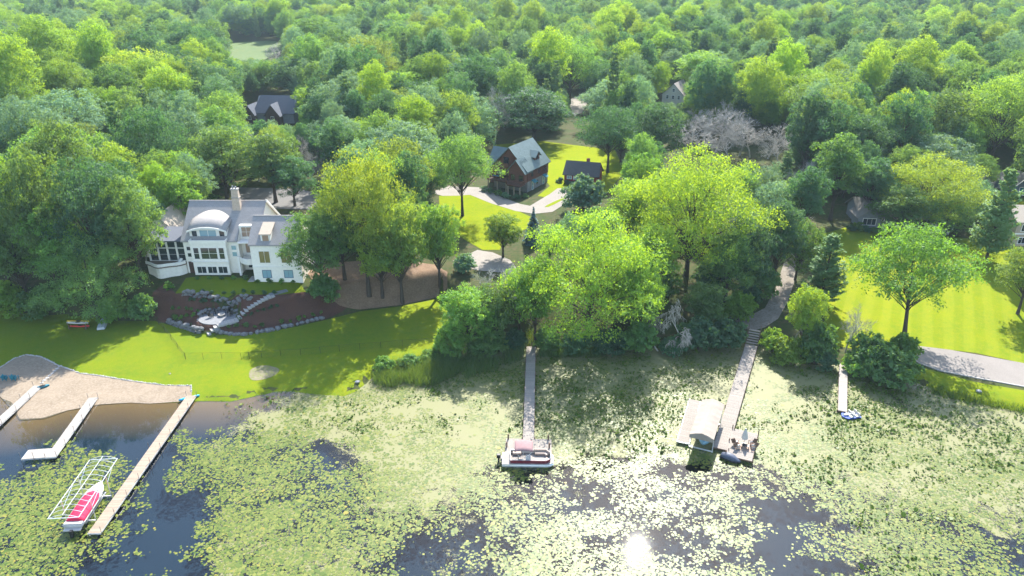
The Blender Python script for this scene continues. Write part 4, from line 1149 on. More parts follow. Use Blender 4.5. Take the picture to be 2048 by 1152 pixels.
for i in range(5):
    x = -7.2 + 1.78 * i
    MB().box(x - .1, x + .1, .75, .95, 2.2, 6.3).build('porch_post', M['trim'], wh)
for i in range(4):
    x = -7.2 + 1.78 * i
    window(wh, (x + .12, .95, 2.25), U, NF, 1.54, 2.5, M['glass'], 1, 2, .07); window(wh, (x + .12, .95, 4.85), U, NF, 1.54, 1.35, M['glass'], 1, 1, .07)
MB().box(-7.4, -.05, .97, 7, 2.2, 6.25).build('porch_wall', M['greysid'], wh)
MB().slab([(-7.8, .3, 6.45), (.0, .3, 6.45), (.0, 7.2, 6.9), (-7.8, 7.2, 6.9)], .2).build('porch_roof', M['slate'], wh)
# wing on the left, mostly behind trees
MB().extr([(-12, 8, -1), (-4, 8, -1), (-4, 8, 4.6), (-8, 8, 8.6), (-12, 8, 4.6)], (0, 11, 0)).build('wing_wall', M['white'], wh)
MB().slab([(-3.6, 7.7, 4.4), (-3.6, 19.4, 4.4), (-8, 19.4, 8.9), (-8, 7.7, 8.9)], .2).slab([(-12.4, 19.4, 4.4), (-12.4, 7.7, 4.4), (-8, 7.7, 8.89), (-8, 19.4, 8.89)], .2).build('wing_roof', M['shake_tan'], wh)
# lounge chair on the porch deck
lc = thing('lounge_chair', 'white lounge chair on the curved deck of the white house', 'chair', (-62.1, 124.6, z0 + 2.17), R(60))
MB().bar((-.8, 0, .35), (.3, 0, .35), .62, .09).build('seat', M['trim'], lc)
MB().bar((.28, 0, .36), (.95, 0, .85), .62, .08).build('backrest', M['trim'], lc)
for sx_ in (-.7, .25):
    for sy_ in (-.26, .26): MB().box(sx_ - .03, sx_ + .03, sy_ - .03, sy_ + .03, 0, .32).build('leg', M['trim'], lc)

# ---------------------------------------------------------------- log house
a = math.atan2(9.4, 5.5) - math.pi / 2     # local y runs along the right wall, x to the right; gable faces -y
lz = h(3, 180)
lh = thing('log_house', 'dark red brown log house with green metal roof and stone ground floor', 'house', (3.9, 176.9, lz), a)
Wd, Ln, Ev, Rd = 10.0, 10.9, 5.8, 10.9
MB().box(-Wd, 0, 0, Ln, -.5, 2.6).build('stone_base', M['stone'], lh)
MB().extr([(-Wd, 0, 2.6), (0, 0, 2.6), (0, 0, Ev), (-Wd/2, 0, Rd), (-Wd, 0, Ev)], (0, Ln, 0)).build('log_wall', M['log'], lh)
lg = MB()
for i in range(9): lg.tube([(.03, -.1, 2.85 + i * .34), (.03, Ln + .1, 2.85 + i * .34)], .13, 6)
lg.build('log_courses', M['log'], lh)
s_ = (Rd - Ev) / (Wd / 2); o_ = .55
rf = MB(); e = Ev - s_ * o_ + .18
quads = [[(o_, -1.0, e), (o_, Ln + .6, e), (-Wd/2, Ln + .6, Rd + .2), (-Wd/2, -1.0, Rd + .2)], [(-Wd - o_, Ln + .6, e), (-Wd - o_, -.6, e), (-Wd/2, -.6, Rd + .19), (-Wd/2, Ln + .6, Rd + .19)]]
for q in quads: rf.slab(q, .14)
rl = rf.build('roof', M['metalroof'], lh)
sm = MB()
for q in quads: seams(sm, *q)
sm.build('roof_seams', M['metalroof'], rl)
# front projecting gable (right half, lower)
MB().extr([(-4.6, -1.6, 2.6), (0, -1.6, 2.6), (0, -1.6, Ev - .2), (-2.3, -1.6, 8.2), (-4.6, -1.6, Ev - .2)], (0, 1.62, 0)).build('log_wall', M['log'], lh)
q2 = [[(.5, -2.2, Ev - .65), (.5, 2.0, Ev - .65), (-2.3, 2.0, 8.45), (-2.3, -2.2, 8.45)], [(-5.1, 2.0, Ev - .65), (-5.1, -2.2, Ev - .65), (-2.3, -2.2, 8.44), (-2.3, 2.0, 8.44)]]
rf = MB(); sm = MB()
for q in q2: rf.slab(q, .13); seams(sm, *q)
r2 = rf.build('roof', M['metalroof'], lh); sm.build('roof_seams', M['metalroof'], r2)
# left cross gable
MB().extr([(-13, 3, 0), (-13, 9, 0), (-13, 9, 5.2), (-13, 6, 8.8), (-13, 3, 5.2)], (5, 0, 0)).build('log_wall', M['log'], lh)
q3 = [[(-13.6, 2.5, 4.75), (-6, 2.5, 4.75), (-6, 6, 9.0), (-13.6, 6, 9.0)], [(-6, 9.5, 4.75), (-13.6, 9.5, 4.75), (-13.6, 6, 8.99), (-6, 6, 8.99)]]
rf = MB(); sm = MB()
for q in q3: rf.slab(q, .13); seams(sm, *q)
r3 = rf.build('roof', M['metalroof'], lh); sm.build('roof_seams', M['metalroof'], r3)
# dormer on the right slope
MB().extr([(-.9, 5.2, 6.4), (-.9, 7.8, 6.4), (-.9, 7.8, 8.0), (-.9, 6.5, 9.0), (-.9, 5.2, 8.0)], (-2.6, 0, 0)).build('dormer_wall', M['log'], lh)
q4 = [[(-.4, 4.8, 7.75), (-.4, 6.5, 9.15), (-4.2, 6.5, 9.15), (-3.2, 4.8, 7.75)], [(-.4, 8.2, 7.75), (-3.2, 8.2, 7.75), (-4.2, 6.5, 9.14), (-.4, 6.5, 9.14)]]
rf = MB()
for q in q4: rf.slab(q, .12)
rf.build('dormer_roof', M['metalroof'], lh)
XR, NR = (0, 1, 0), (1, 0, 0)
window(lh, (-.9, 6.0, 6.9), XR, NR, 1.0, 1.1, M['glass'], 1, 1, .1, M['darkwood'])
for y in (1.6, 5.2, 8.4): window(lh, (.17, y, 3.6), XR, NR, 1.0, 1.2, M['glass'], 1, 1, .1, M['darkwood'])
window(lh, (0, 4.7, .9), XR, NR, .9, 1.1, M['glass'], 1, 1, .1, M['darkwood'])
for y in (2.2, 8.0):
    window(lh, (0, y, 0), XR, NR, 1.0, 2.1, M['glass_sky_painted'], 1, 2, .12, name='door')
    MB().slab([(.02, y - .4, 2.75), (.02, y + 1.4, 2.75), (1.1, y + 1.4, 2.15), (1.1, y - .4, 2.15)], .07).build('awning', M['awning'], lh)
UG, NG = (1, 0, 0), (0, -1, 0)
for x in (-8.9, -7.3, -5.9): window(lh, (x, 0, 3.0), UG, NG, 1.1, 2.0, M['glass'], 1, 1, .1, M['darkwood'])
window(lh, (-7.0, 0, 6.4), UG, NG, 1.6, 1.9, M['glass'], 2, 1, .1, M['darkwood'])
for x in (-3.9, -1.6): window(lh, (x, -1.6, 3.1), UG, NG, 1.2, 1.5, M['glass'], 1, 1, .1, M['darkwood'])
dkk = MB().prism([(-10.6, 0), (-10.6, -2.2), (-4.9, -2.6), (-3.2, -4.6), (.4, -4.6), (.4, -1.62), (-4.6, -1.62), (-4.6, 0)], 2.4, 2.62).build('deck', M['darkwood'], lh)
rl_ = MB(); rp = [(-10.6, 0), (-10.6, -2.2), (-4.9, -2.6), (-3.2, -4.6), (.4, -4.6), (.4, -1.7)]
for p, q in zip(rp, rp[1:]):
    rl_.bar((p[0], p[1], 3.6), (q[0], q[1], 3.6), .1, .07); rl_.bar((p[0], p[1], 2.8), (q[0], q[1], 2.8), .06, .06)
    m_ = max(2, int(math.hypot(q[0] - p[0], q[1] - p[1]) / .28))
    for i in range(m_): rl_.bar((p[0] + (q[0]-p[0])*i/m_, p[1] + (q[1]-p[1])*i/m_, 2.6), (p[0] + (q[0]-p[0])*i/m_, p[1] + (q[1]-p[1])*i/m_, 3.6), .06, .06)
rl_.build('railing', M['log'], dkk)
for x, y in ((-10.4, -2.0), (-7.6, -2.2), (-4.8, -2.5), (-3.1, -4.4), (-1.4, -4.4), (.25, -4.4)): MB().box(x - .12, x + .12, y - .12, y + .12, -1.0, 2.4).build('deck_post', M['tan'], lh)
MB().box(-7.4, -4.9, -1.3, 0, 5.9, 6.08).box(-7.4, -4.9, -1.36, -1.28, 6.08, 7.0).build('balcony', M['log'], lh)
tb = thing('patio_table', 'blue topped table on the deck of the log house', 'table', lh.matrix_basis @ Vector((-8.6, -1.1, 2.62)), a)
MB().box(-.9, .9, -.5, .5, .68, .74).build('table_top', M['awning'], tb)
for x in (-.8, .8):
    for y in (-.4, .4): MB().box(x - .04, x + .04, y - .04, y + .04, 0, .68).build('leg', M['darkwood'], tb)
# planting at the foot of the log house
for i, (x, y, s) in enumerate([(-10, -4.5, 1.5), (-7.8, -5, 1.4), (-5.2, -5.6, 1.5), (-2.5, -6.6, 1.6), (.4, -6.2, 1.5), (1.6, -4.0, 1.2)]):
    p = lh.matrix_basis @ Vector((x, y, 0))
    tree('shrub', p.x, p.y, s, s * 1.5, 'low shrub at the foot of the log house deck, %s from left' % ORD[i], 'shrub', 'shrubs below the log house deck', ('pale', 'dark', 'mid')[i % 3])

# ---------------------------------------------------------------- red shed
sp = G(1128, 366)
rs = thing('red_shed', 'small barn red shed with dark roof and two white framed windows', 'shed', sp, R(-17))
MB().extr([(0, 0, -.4), (0, 5.5, -.4), (0, 5.5, 2.6), (0, 2.75, 5.2), (0, 0, 2.6)], (9.0, 0, 0)).build('wall', M['barn'], rs)
MB().slab([(-.4, -.45, 2.4), (9.4, -.45, 2.4), (9.0, 2.75, 5.45), (-.2, 2.75, 5.45)], .15).slab([(-.4, 5.95, 2.4), (9.4, 5.95, 2.4), (9.0, 2.75, 5.44), (-.2, 2.75, 5.44)], .15).build('roof', M['slate2'], rs)
MB().box(5.2, 6.0, 2.9, 3.6, 4.6, 6.2).build('chimney', M['redbrick'], rs)
for x in (.7, 2.4): window(rs, (x, 0, 1.2), U, NF, 1.35, .95, M['glass_sky_painted'], 2, 1, .14)
window(rs, (4.3, 0, .1), U, NF, 1.0, 2.0, M['glass'], 1, 1, .12, name='door')
for x, y, s, lb in ((1.2, -1.0, 1.3, 'round dark shrub under the left window of the red shed'), (2.6, -1.1, 1.1, 'round dark shrub under the right window of the red shed'), (-1.2, .5, 1.4, 'round dark shrub at the left end of the red shed')):
    p = rs.matrix_basis @ Vector((x, y, 0)); tree('shrub', p.x, p.y, s, s * 1.7, lb, 'shrub', 'shrubs by the red shed', 'dark')

# ---------------------------------------------------------------- dark roofed house behind
dp = G(492, 250)
dh = thing('dark_roofed_house', 'brown house with steep dark slate gables deep in the woods', 'house', dp, R(-6))
MB().extr([(2, 4, 0), (2, 14, 0), (2, 14, 4), (2, 9, 8.6), (2, 4, 4)], (14, 0, 0)).build('wall', M['greysid'], dh)
MB().slab([(1.4, 3.4, 3.5), (16.6, 3.4, 3.5), (15.2, 9, 8.8), (2.8, 9, 8.8)], .2).slab([(1.4, 14.6, 3.5), (16.6, 14.6, 3.5), (15.2, 9, 8.79), (2.8, 9, 8.79)], .2).build('roof', M['slate'], dh)
for x0_, w_, y_, zr_ in ((-1.2, 3.8, 2.0, 6.4), (6.8, 5.2, 1.2, 7.0)):
    MB().extr([(x0_, y_, 0), (x0_ + w_, y_, 0), (x0_ + w_, y_, 3.4), (x0_ + w_/2, y_, zr_ - .3), (x0_, y_, 3.4)], (0, 5, 0)).build('gable_wall', M['darkwood'], dh)
    MB().slab([(x0_ - .4, y_ - .5, 2.9), (x0_ - .4, y_ + 6.5, 2.9), (x0_ + w_/2, y_ + 7.5, zr_), (x0_ + w_/2, y_ - .5, zr_)], .16).slab([(x0_ + w_ + .4, y_ - .5, 2.9), (x0_ + w_ + .4, y_ + 6.5, 2.9), (x0_ + w_/2, y_ + 7.5, zr_ - .01), (x0_ + w_/2, y_ - .5, zr_ - .01)], .16).build('gable_roof', M['slate'], dh)
    window(dh, (x0_ + w_/2 - .6, y_, 1.4), U, NF, 1.2, 1.5, M['glass'], 2, 1, .1)

# ---------------------------------------------------------------- cream house far in the woods
cp_ = G(1322, 218)
chs = thing('cream_house', 'cream house gable showing between trees in the far woods', 'house', cp_, R(-28))
MB().extr([(0, 0, 0), (9, 0, 0), (9, 0, 6.0), (4.5, 0, 10.2), (0, 0, 6.0)], (0, 12, 0)).build('wall', M['cream'], chs)
MB().slab([(-.5, -.6, 5.5), (-.5, 12.5, 5.5), (4.5, 12.5, 10.4), (4.5, -.6, 10.4)], .2).slab([(9.5, -.6, 5.5), (9.5, 12.5, 5.5), (4.5, 12.5, 10.39), (4.5, -.6, 10.39)], .2).build('roof', M['greyroof'], chs)
for x in (1.6, 3.9, 6.2):
    window(chs, (x, 0, 4.2), U, NF, 1.2, 1.6, M['glass'], 1, 2, .15)
window(chs, (3.9, 0, 7.0), U, NF, 1.2, 1.4, M['glass'], 1, 2, .15)

# ---------------------------------------------------------------- long low house on the right
rp_ = G(1712, 448)
rh = thing('long_grey_house', 'long low grey house with porch behind the wide olive tree', 'house', rp_, R(-6))
MB().extr([(0, 0, -.5), (0, 7.5, -.5), (0, 7.5, 2.9), (0, 3.75, 5.2), (0, 0, 2.9)], (22, 0, 0)).build('wall', M['greysid'], rh)
MB().slab([(-.5, -.7, 2.6), (22.5, -.7, 2.6), (22.5, 3.75, 5.45), (-.5, 3.75, 5.45)], .18).slab([(-.5, 8.2, 2.6), (22.5, 8.2, 2.6), (22.5, 3.75, 5.44), (-.5, 3.75, 5.44)], .18).build('roof', M['greyroof'], rh)
MB().extr([(-.6, -2.4, -.5), (4.4, -2.4, -.5), (4.4, -2.4, 2.8), (1.9, -2.4, 4.7), (-.6, -2.4, 2.8)], (0, 4, 0)).build('gable_wall', M['greysid'], rh)
MB().slab([(-1.1, -3.0, 2.4), (-1.1, 3.0, 2.4), (1.9, 3.0, 4.95), (1.9, -3.0, 4.95)], .16).slab([(4.9, -3.0, 2.4), (4.9, 3.0, 2.4), (1.9, 3.0, 4.94), (1.9, -3.0, 4.94)], .16).build('gable_roof', M['greyroof'], rh)
window(rh, (.4, -2.4, .6), U, NF, 3.0, 1.7, M['glass'], 3, 1, .12)
for x in (5.5, 8.5, 11.5, 14.5, 17.5): window(rh, (x, 0, .7), U, NF, 1.9, 1.5, M['glass'], 2, 1, .12)
for x in (5.2, 9.0, 12.8, 16.6, 20.4): MB().box(x - .1, x + .1, -2.2, -2.0, -.5, 2.5).build('porch_post', M['trim'], rh)
MB().slab([(4.6, -2.6, 2.45), (21.5, -2.6, 2.45), (21.5, -.6, 2.85), (4.6, -.6, 2.85)], .14).build('porch_roof', M['greyroof'], rh)
# hedge and planting in front of it
for i, (px_, py_, s) in enumerate([(1702, 462, 1.6), (1716, 460, 2.0), (1732, 464, 1.6), (1748, 465, 1.3), (1764, 468, 1.2), (1780, 470, 1.3), (1800, 472, 1.2)]):
    g = G(px_, py_); tree('shrub', g.x, g.y, s, s * 1.5, 'clipped shrub in the bed before the long grey house, %s from left' % ORD[i], 'shrub', 'shrubs before the long grey house', ('dark', 'mid')[i % 2])
# white patio table set
pt = thing('patio_table', 'white round table on the patio of the long grey house', 'table', G(1884, 466))
MB().tube([(0, 0, .70), (0, 0, .76)], .65, 16).build('table_top', M['trim'], pt); MB().tube([(0, 0, 0), (0, 0, .70)], [.16, .05], 8).build('pedestal', M['trim'], pt)
for k in range(4):
    an = k * math.pi / 2 + .4; g = G(1884, 466)
    cx_, cy_ = g.x + 1.15 * math.cos(an), g.y + 1.15 * math.sin(an)
    c_ = thing('patio_chair', 'white patio chair %s the round table of the long grey house' % ('right of', 'behind', 'left of', 'in front of')[k], 'chair', (cx_, cy_, h(cx_, cy_)), an - math.pi / 2, 'white patio chairs')
    MB().box(-.24, .24, -.24, .24, .42, .47).build('seat', M['trim'], c_); MB().bar((0, .22, .45), (0, .3, .95), .46, .05, (1, 0, 0)).build('backrest', M['trim'], c_)
    for x in (-.2, .2):
        for y in (-.2, .2): MB().box(x - .025, x + .025, y - .025, y + .025, 0, .42).build('leg', M['trim'], c_)

# ---------------------------------------------------------------- tan house and blue shed at the right edge
tp_ = G(2022, 492)
th = thing('tan_house', 'tan house with pale shake roof cut by the right edge', 'house', tp_, R(-4))
MB().box(0, 9, 0, 8, -.5, 5.6).build('wall', M['tan'], th)
MB().slab([(-.5, -.5, 5.5), (9.5, -.5, 5.5), (9.5, 4, 8.0), (-.5, 4, 8.0)], .2).slab([(-.5, 8.5, 5.5), (9.5, 8.5, 5.5), (9.5, 4, 7.99), (-.5, 4, 7.99)], .2).build('roof', M['shake_tan'], th)
for z in (.5, 3.3): window(th, (1.0, 0, z), U, NF, 1.6, 1.6, M['glass'], 2, 1, .12); window(th, (4.0, 0, z), U, NF, 1.6, 1.6, M['glass'], 2, 1, .12)
MB().box(-.1, 9.1, -.12, .02, 2.7, 2.95).build('string_course', M['trim'], th)
bp_ = G(2026, 392)
bs = thing('blue_shed', 'slate blue shed with turquoise door cut by the right edge', 'shed', bp_, R(8))
MB().extr([(0, 0, -.4), (6, 0, -.4), (6, 0, 3.0), (3, 0, 5.4), (0, 0, 3.0)], (0, 7, 0)).build('wall', M['bluesid'], bs)
MB().slab([(-.4, -.4, 2.7), (-.4, 7.4, 2.7), (3, 7.4, 5.6), (3, -.4, 5.6)], .15).slab([(6.4, -.4, 2.7), (6.4, 7.4, 2.7), (3, 7.4, 5.59), (3, -.4, 5.59)], .15).build('roof', M['greyroof'], bs)
window(bs, (1.2, 0, 0), U, NF, 2.6, 2.3, M['awning'], 2, 1, .14, name='door')
MB().bar((-.4, -.45, 2.75), (3, -.45, 5.6), .06, .25, (0, 1, 0)).bar((6.4, -.45, 2.75), (3, -.45, 5.6), .06, .25, (0, 1, 0)).build('bargeboard', M['trim'], bs)

# ================================================================== DOCKS AND BOATS
def planks(name, c, c2):
    m, t, out = nt(name)
    oi = node(t, 'ShaderNodeAttribute', attribute_name='tint')
    f = noise_fac(t, 5, 4, stretch=(1, 1, 1))
    bsdf(t, out, mixc(t, mixf(t, oi.outputs['Fac'], f), c, c2), .85, .2)
    return m
def mixf(t, a, b):
    n = node(t, 'ShaderNodeMath', operation='MULTIPLY_ADD'); t.links.new(a, n.inputs[0]); n.inputs[1].default_value = .65
    k = node(t, 'ShaderNodeMath', operation='MULTIPLY'); t.links.new(b, k.inputs[0]); k.inputs[1].default_value = .35
    t.links.new(k.outputs[0], n.inputs[2]); return n.outputs[0]
M['plank_pale'] = planks('pale_grey_planks', (0.285, 0.25, 0.215), (0.215, 0.19, 0.165))
M['plank_white'] = planks('whitish_planks', (0.32, 0.29, 0.255), (0.25, 0.225, 0.20))
M['plank_wood'] = planks('brown_wood_planks', (0.34, 0.265, 0.20), (0.23, 0.18, 0.135))
M['alu'] = mat('aluminium', (0.70, 0.70, 0.69), (0.6, 0.6, 0.6), 3, .35, .5, .5)
M['post'] = mat('grey_steel_post', (0.20, 0.19, 0.18), (0.14, 0.13, 0.125), 3, .6, .3, .3)
M['postwood'] = mat('brown_wood_post', (0.16, 0.10, 0.07), (0.11, 0.07, 0.05), 3, .9)
M['gel'] = mat('white_gelcoat', (0.48, 0.455, 0.42), (0.42, 0.40, 0.37), 2, .3, .5)
M['redcover'] = mat('crimson_boat_cover', (0.62, 0.012, 0.06), (0.50, 0.010, 0.05), 3, .75)
M['black'] = mat('black_plastic', (0.02, 0.02, 0.022), (0.015, 0.015, 0.016), 3, .4)
M['maroon'] = mat('maroon_panel', (0.16, 0.02, 0.035), (0.13, 0.018, 0.03), 3, .4)
M['vinyl'] = mat('beige_vinyl', (0.36, 0.28, 0.23), (0.32, 0.25, 0.205), 3, .6)
M['carpet'] = mat('grey_boat_carpet', (0.27, 0.245, 0.225), (0.22, 0.20, 0.185), 6, .95)
M['mauve'] = mat('mauve_canvas', (0.25, 0.15, 0.15), (0.22, 0.135, 0.135), 3, .85)
M['canvas'] = mat('cream_canvas', (0.27, 0.235, 0.195), (0.235, 0.20, 0.165), .8, .85)
M['bluehull'] = mat('light_blue_hull', (0.20, 0.36, 0.46), (0.17, 0.32, 0.42), 2, .3, .5)
M['navy'] = mat('royal_blue_plastic', (0.015, 0.06, 0.32), (0.012, 0.05, 0.27), 2, .4)
M['cyan'] = mat('cyan_plastic', (0.02, 0.36, 0.52), (0.018, 0.30, 0.46), 2, .4)
M['teal'] = mat('teal_plastic', (0.02, 0.17, 0.22), (0.018, 0.15, 0.2), 2, .5)
M['cover'] = mat('dark_blue_grey_cover', (0.07, 0.085, 0.12), (0.05, 0.06, 0.09), 2, .55)
M['silver'] = mat('silver_cover_top', (0.5, 0.52, 0.55), (0.42, 0.44, 0.47), 2, .5)

def deck_strip(parent, L, Wd, z, material, sect=3.0, board=.145, x0=0.0, y0=0.0, along='y', partname='deck_section'):
    """boards across a strip from y=0 to y=-L (local), one part per section"""
    r = np.random.default_rng(int(L * 100) % 997 + int(Wd * 10))
    n = max(1, round(L / sect)); s = L / n
    for i in range(n):
        mb = MB(); k = max(1, int(s / board)); b = s / k; tints = []
        for j in range(k):
            a0 = -(i * s + j * b) - .008; a1 = -(i * s + (j + 1) * b) + .008
            dz = r.uniform(-.004, .004)
            if along == 'y': mb.box(x0 - Wd/2, x0 + Wd/2, y0 + a1, y0 + a0, z - .04 + dz, z + dz)
            else: mb.box(x0 - a0, x0 - a1, y0 - Wd/2, y0 + Wd/2, z - .04 + dz, z + dz)
            tints += [r.random()] * 8
        o = mb.build(partname, material, parent)
        at_ = o.data.attributes.new('tint', 'FLOAT', 'POINT'); at_.data.foreach_set('value', np.array(tints, np.float32))
def dock(label, p0, p1, Wd, material, z=.5, posts=3.0, post_up=.8, postmat=None, pr=.03, frame=None, group='docks in the lake', sides=(-1, 1)):
    a, b = P(*p0, z), P(*p1, z); d = b - a; L = d.to_2d().length
    rz = math.atan2(d.y, d.x) + math.pi / 2
    o = thing('dock', label, 'dock', (a.x, a.y, 0), rz, group)
    deck_strip(o, L, Wd, z, material)
    fr = MB()
    for s in (-1, 1): fr.box(s*Wd/2 - .03, s*Wd/2 + .03, -L - .02, .02, z - .2, z - .035)
    fr.box(-Wd/2 - .03, Wd/2 + .03, -L - .06, -L - .02, z - .2, z - .035)
    fr.build('frame', frame or M['alu'], o)
    n = max(1, round(L / posts))
    for i in range(n + 1):
        y = -L * i / n + (.1 if i == n else 0)
        for s in sides:
            gz = h(*(o.matrix_basis @ Vector((s*(Wd/2 + .06), y, 0))).to_2d())
            MB().tube([(s*(Wd/2 + .07), y, gz - .2), (s*(Wd/2 + .07), y, z + post_up * (1 if i % 2 == 0 or s > 0 else .8))], pr, 6).build('post', postmat or M['post'], o)
    return o, a, b, L, rz
dock('narrow whitish dock cut by the left edge, with stepping stones at its head', (76, 771), (-70, 905), 1.3, M['plank_white'])
oB, aB, bB, LB, rB = dock('L shaped whitish dock left of the boat lift', (186, 795), (101, 914), 1.25, M['plank_white'])
# outer platform of the L
pb_ = P(66, 915, .5); M['_tmp'] = None
loc = oB.matrix_basis.inverted() @ Vector((pb_.x, pb_.y, 0))
deck_strip(oB, 3.0, 2.0, .5, M['plank_white'], 3.0, x0=-3.55, y0=-LB + 1.0, along='x', partname='platform')
MB().box(-3.6, -.65, -LB - .02, -LB + .02, .3, .46).box(-3.62, -3.56, -LB, -LB + 2.0, .3, .46).build('frame', M['alu'], oB)
for q in ((-3.65, -LB + .1), (-3.65, -LB + 1.9), (-2.0, -LB - .06)):
    MB().tube([(q[0], q[1], -1.6), (q[0], q[1], 1.5)], .03, 6).build('post', M['post'], oB)
dock('long brown plank dock right of the red covered boat', (383, 791), (188, 1066), 1.4, M['plank_wood'])
# centre dock with platform
oD, aD, bD, LD, rD = dock('long narrow dock in the middle leading to the pontoon boat', (1062, 693), (1057, 878), 1.5, M['plank_pale'], .55, 4.0, .25, M['postwood'], .07, M['postwood'])
cD = P(1057, 891, .55); pl_ = P(1011, 891, .55); pr_ = P(1103, 891, .55); wD = (pr_ - pl_).length; hD = P(1057, 877, .55).y - P(1057, 906, .55).y
lm = oD.matrix_basis.inverted() @ Vector((pl_.x, pl_.y, 0))
deck_strip(oD, wD, hD, .56, M['plank_pale'], 2.2, .2, x0=lm.x, y0=lm.y, along='x', partname='platform')
MB().box(lm.x, lm.x + wD, lm.y - hD/2 - .05, lm.y - hD/2, .3, .52).box(lm.x, lm.x + wD, lm.y + hD/2, lm.y + hD/2 + .05, .3, .52).build('frame', M['postwood'], oD)
for fx, fy in ((.05, .45), (.03, -.1), (.93, .45), (.95, -.1)):
    MB().tube([(lm.x + wD*fx, lm.y + hD*fy, -1.8), (lm.x + wD*fx, lm.y + hD*fy, 1.35)], .11, 8).build('mooring_post', M['postwood'], oD)
# right dock
oE, aE, bE, LE, rE = dock('wide pale dock right of the canopied boat lift', (1503, 690), (1441, 897), 1.95, M['plank_pale'], .55, 5.0, .3, M['postwood'], .06, M['postwood'])
zt_ = .55
for i in range(6):
    y = .15 + i * .42; zz = .55 + .27 * (i + 1)
    MB().box(-.9, .9, y, y + .44, zz - .08, zz).build('stair_tread', M['plank_pale'], oE)
st = MB()
for s in (-1, 1): st.bar((s*.92, 0, .5), (s*.92, 2.7, 2.2), .07, .25)
st.build('stringer', M['postwood'], oE)
for s in (-1, 1):
    rl2 = MB().bar((s*1.0, .1, 1.5), (s*1.0, 2.7, 3.1), .06, .08)
    for y in (.1, 1.4, 2.7): rl2.box(s*1.0 - .04, s*1.0 + .04, y - .04, y + .04, .4 + y*.62, 1.5 + y*.615)
    rl2.build('handrail', M['postwood'], oE)
# platform right of it
dock('square dock platform with outdoor chairs, right of the wide pale dock', (1491, 862), (1478, 916), 3.3, M['plank_pale'], .55, 3.5, .55, M['postwood'], .07, M['postwood'])
dock('short pale side dock left of the canopied boat lift', (1390, 800), (1366, 884), 1.6, M['plank_pale'], .5, 3.5, 1.0, M['post'], .03, sides=(-1,))
dock('small narrow grey dock on the right ending at the blue pedal boat', (1687, 728), (1685, 822), 1.2, M['plank_white'], .45, 3.2, .05, M['postwood'], .06, M['postwood'])

def hull(mb, L, Wd, Hh, z0=0.0, bow=.38, nseg=14, deck=True, flare=.75):
    """boat hull lofted from stern (y=-L/2) to bow (y=+L/2)"""
    rings = []
    for i in range(nseg + 1):
        f = i / nseg; y = -L/2 + L*f
        k = 1.0 if f < 1 - bow else max(.02, (1 - ((f - (1 - bow)) / bow) ** 2.2))
        w2 = Wd/2 * k; sh = Hh * (1 + .18 * max(0, f - .5)); keel = z0 + Hh * .75 * max(0, (f - .72) / .28) ** 2
        rings.append([(-w2, y, z0 + sh), (-w2*flare, y, z0 + Hh*.32 + keel*.3), (0, y, keel if keel > z0 else z0), (w2*flare, y, z0 + Hh*.32 + keel*.3), (w2, y, z0 + sh)])
    n = 5; vs = [p for r_ in rings for p in r_]; fs = []
    for i in range(nseg):
        for k in range(n - 1): fs.append((i*n + k, (i+1)*n + k, (i+1)*n + k + 1, i*n + k + 1))
    fs.append(tuple(range(n)))
    if deck:
        for i in range(nseg): fs.append((i*n, i*n + 4, (i+1)*n + 4, (i+1)*n))
    return mb.add(vs, fs)
def loft(mb, rings):
    n = len(rings[0]); vs = [p for r_ in rings for p in r_]; fs = []
    for i in range(len(rings) - 1):
        for k in range(n): fs.append((i*n + k, i*n + (k+1) % n, (i+1)*n + (k+1) % n, (i+1)*n + k))
    fs += [tuple(reversed(range(n))), tuple(range((len(rings)-1)*n, len(rings)*n))]
    return mb.add(vs, fs)

# ---- boat lift with bare canopy frame, and the red covered boat in it
qa, qb = P(146, 1054, 1.0), P(204, 966, 1.0)
d = (qb - qa); ang = math.atan2(d.y, d.x) - math.pi/2; mid = (qa + qb) / 2; BL = d.to_2d().length
bl = thing('boat_lift', 'boat lift with white bare canopy frame beside the long brown dock', 'boat lift', (mid.x, mid.y, 0), ang)
LL, LW, LZ = BL + 2.8, 3.3, 3.3
fr = MB(); sy = .3
for x in (-LW/2, LW/2): fr.tube([(x, -LL/2 + sy, LZ), (x, LL/2 + sy, LZ)], .045, 6)
fr.tube([(0, -LL/2 + sy, LZ + .45), (0, LL/2 + sy, LZ + .45)], .035, 6)
for y in (-LL/2 + sy, LL/2 + sy): fr.tube([(-LW/2, y, LZ), (LW/2, y, LZ)], .045, 6)
for i in range(13):
    y = -LL/2 + sy + LL * i / 12
    fr.tube([(-LW/2 + LW*k/8, y, LZ + .45 * math.sin(math.pi*k/8)) for k in range(9)], .028, 5)
fr.build('canopy_frame', M['alu'], bl)
for x in (-LW/2 + .05, LW/2 - .05):
    for y in (-2.0, 2.2): MB().tube([(x, y, -1.9), (x, y, LZ)], .055, 6).build('leg', M['alu'], bl)
lb_ = MB()
for y in (-2.0, 2.2): lb_.bar((-LW/2, y, .25), (LW/2, y, .25), .12, .14)
for x in (-.7, .7): lb_.bar((x, -2.6, .36), (x, 2.8, .36), .14, .08)
for x in (-LW/2 + .05, LW/2 - .05): lb_.tube([(x, -2.0, 2.3), (x, 1.0, LZ)], .03, 5); lb_.tube([(x, 2.2, 2.3), (x, 4.2, LZ)], .03, 5)
lb_.build('cradle', M['alu'], bl)
rb = thing('motor_boat', 'white motor boat with crimson cover on the boat lift', 'boat', (mid.x, mid.y, .42), ang)
hull(MB(), BL, 2.25, .85, 0).build('hull', M['gel'], rb, True)
MB().box(-.95, .95, -BL/2 - .45, -BL/2 + .02, .35, .45).build('swim_platform', M['gel'], rb)
cv_ = []
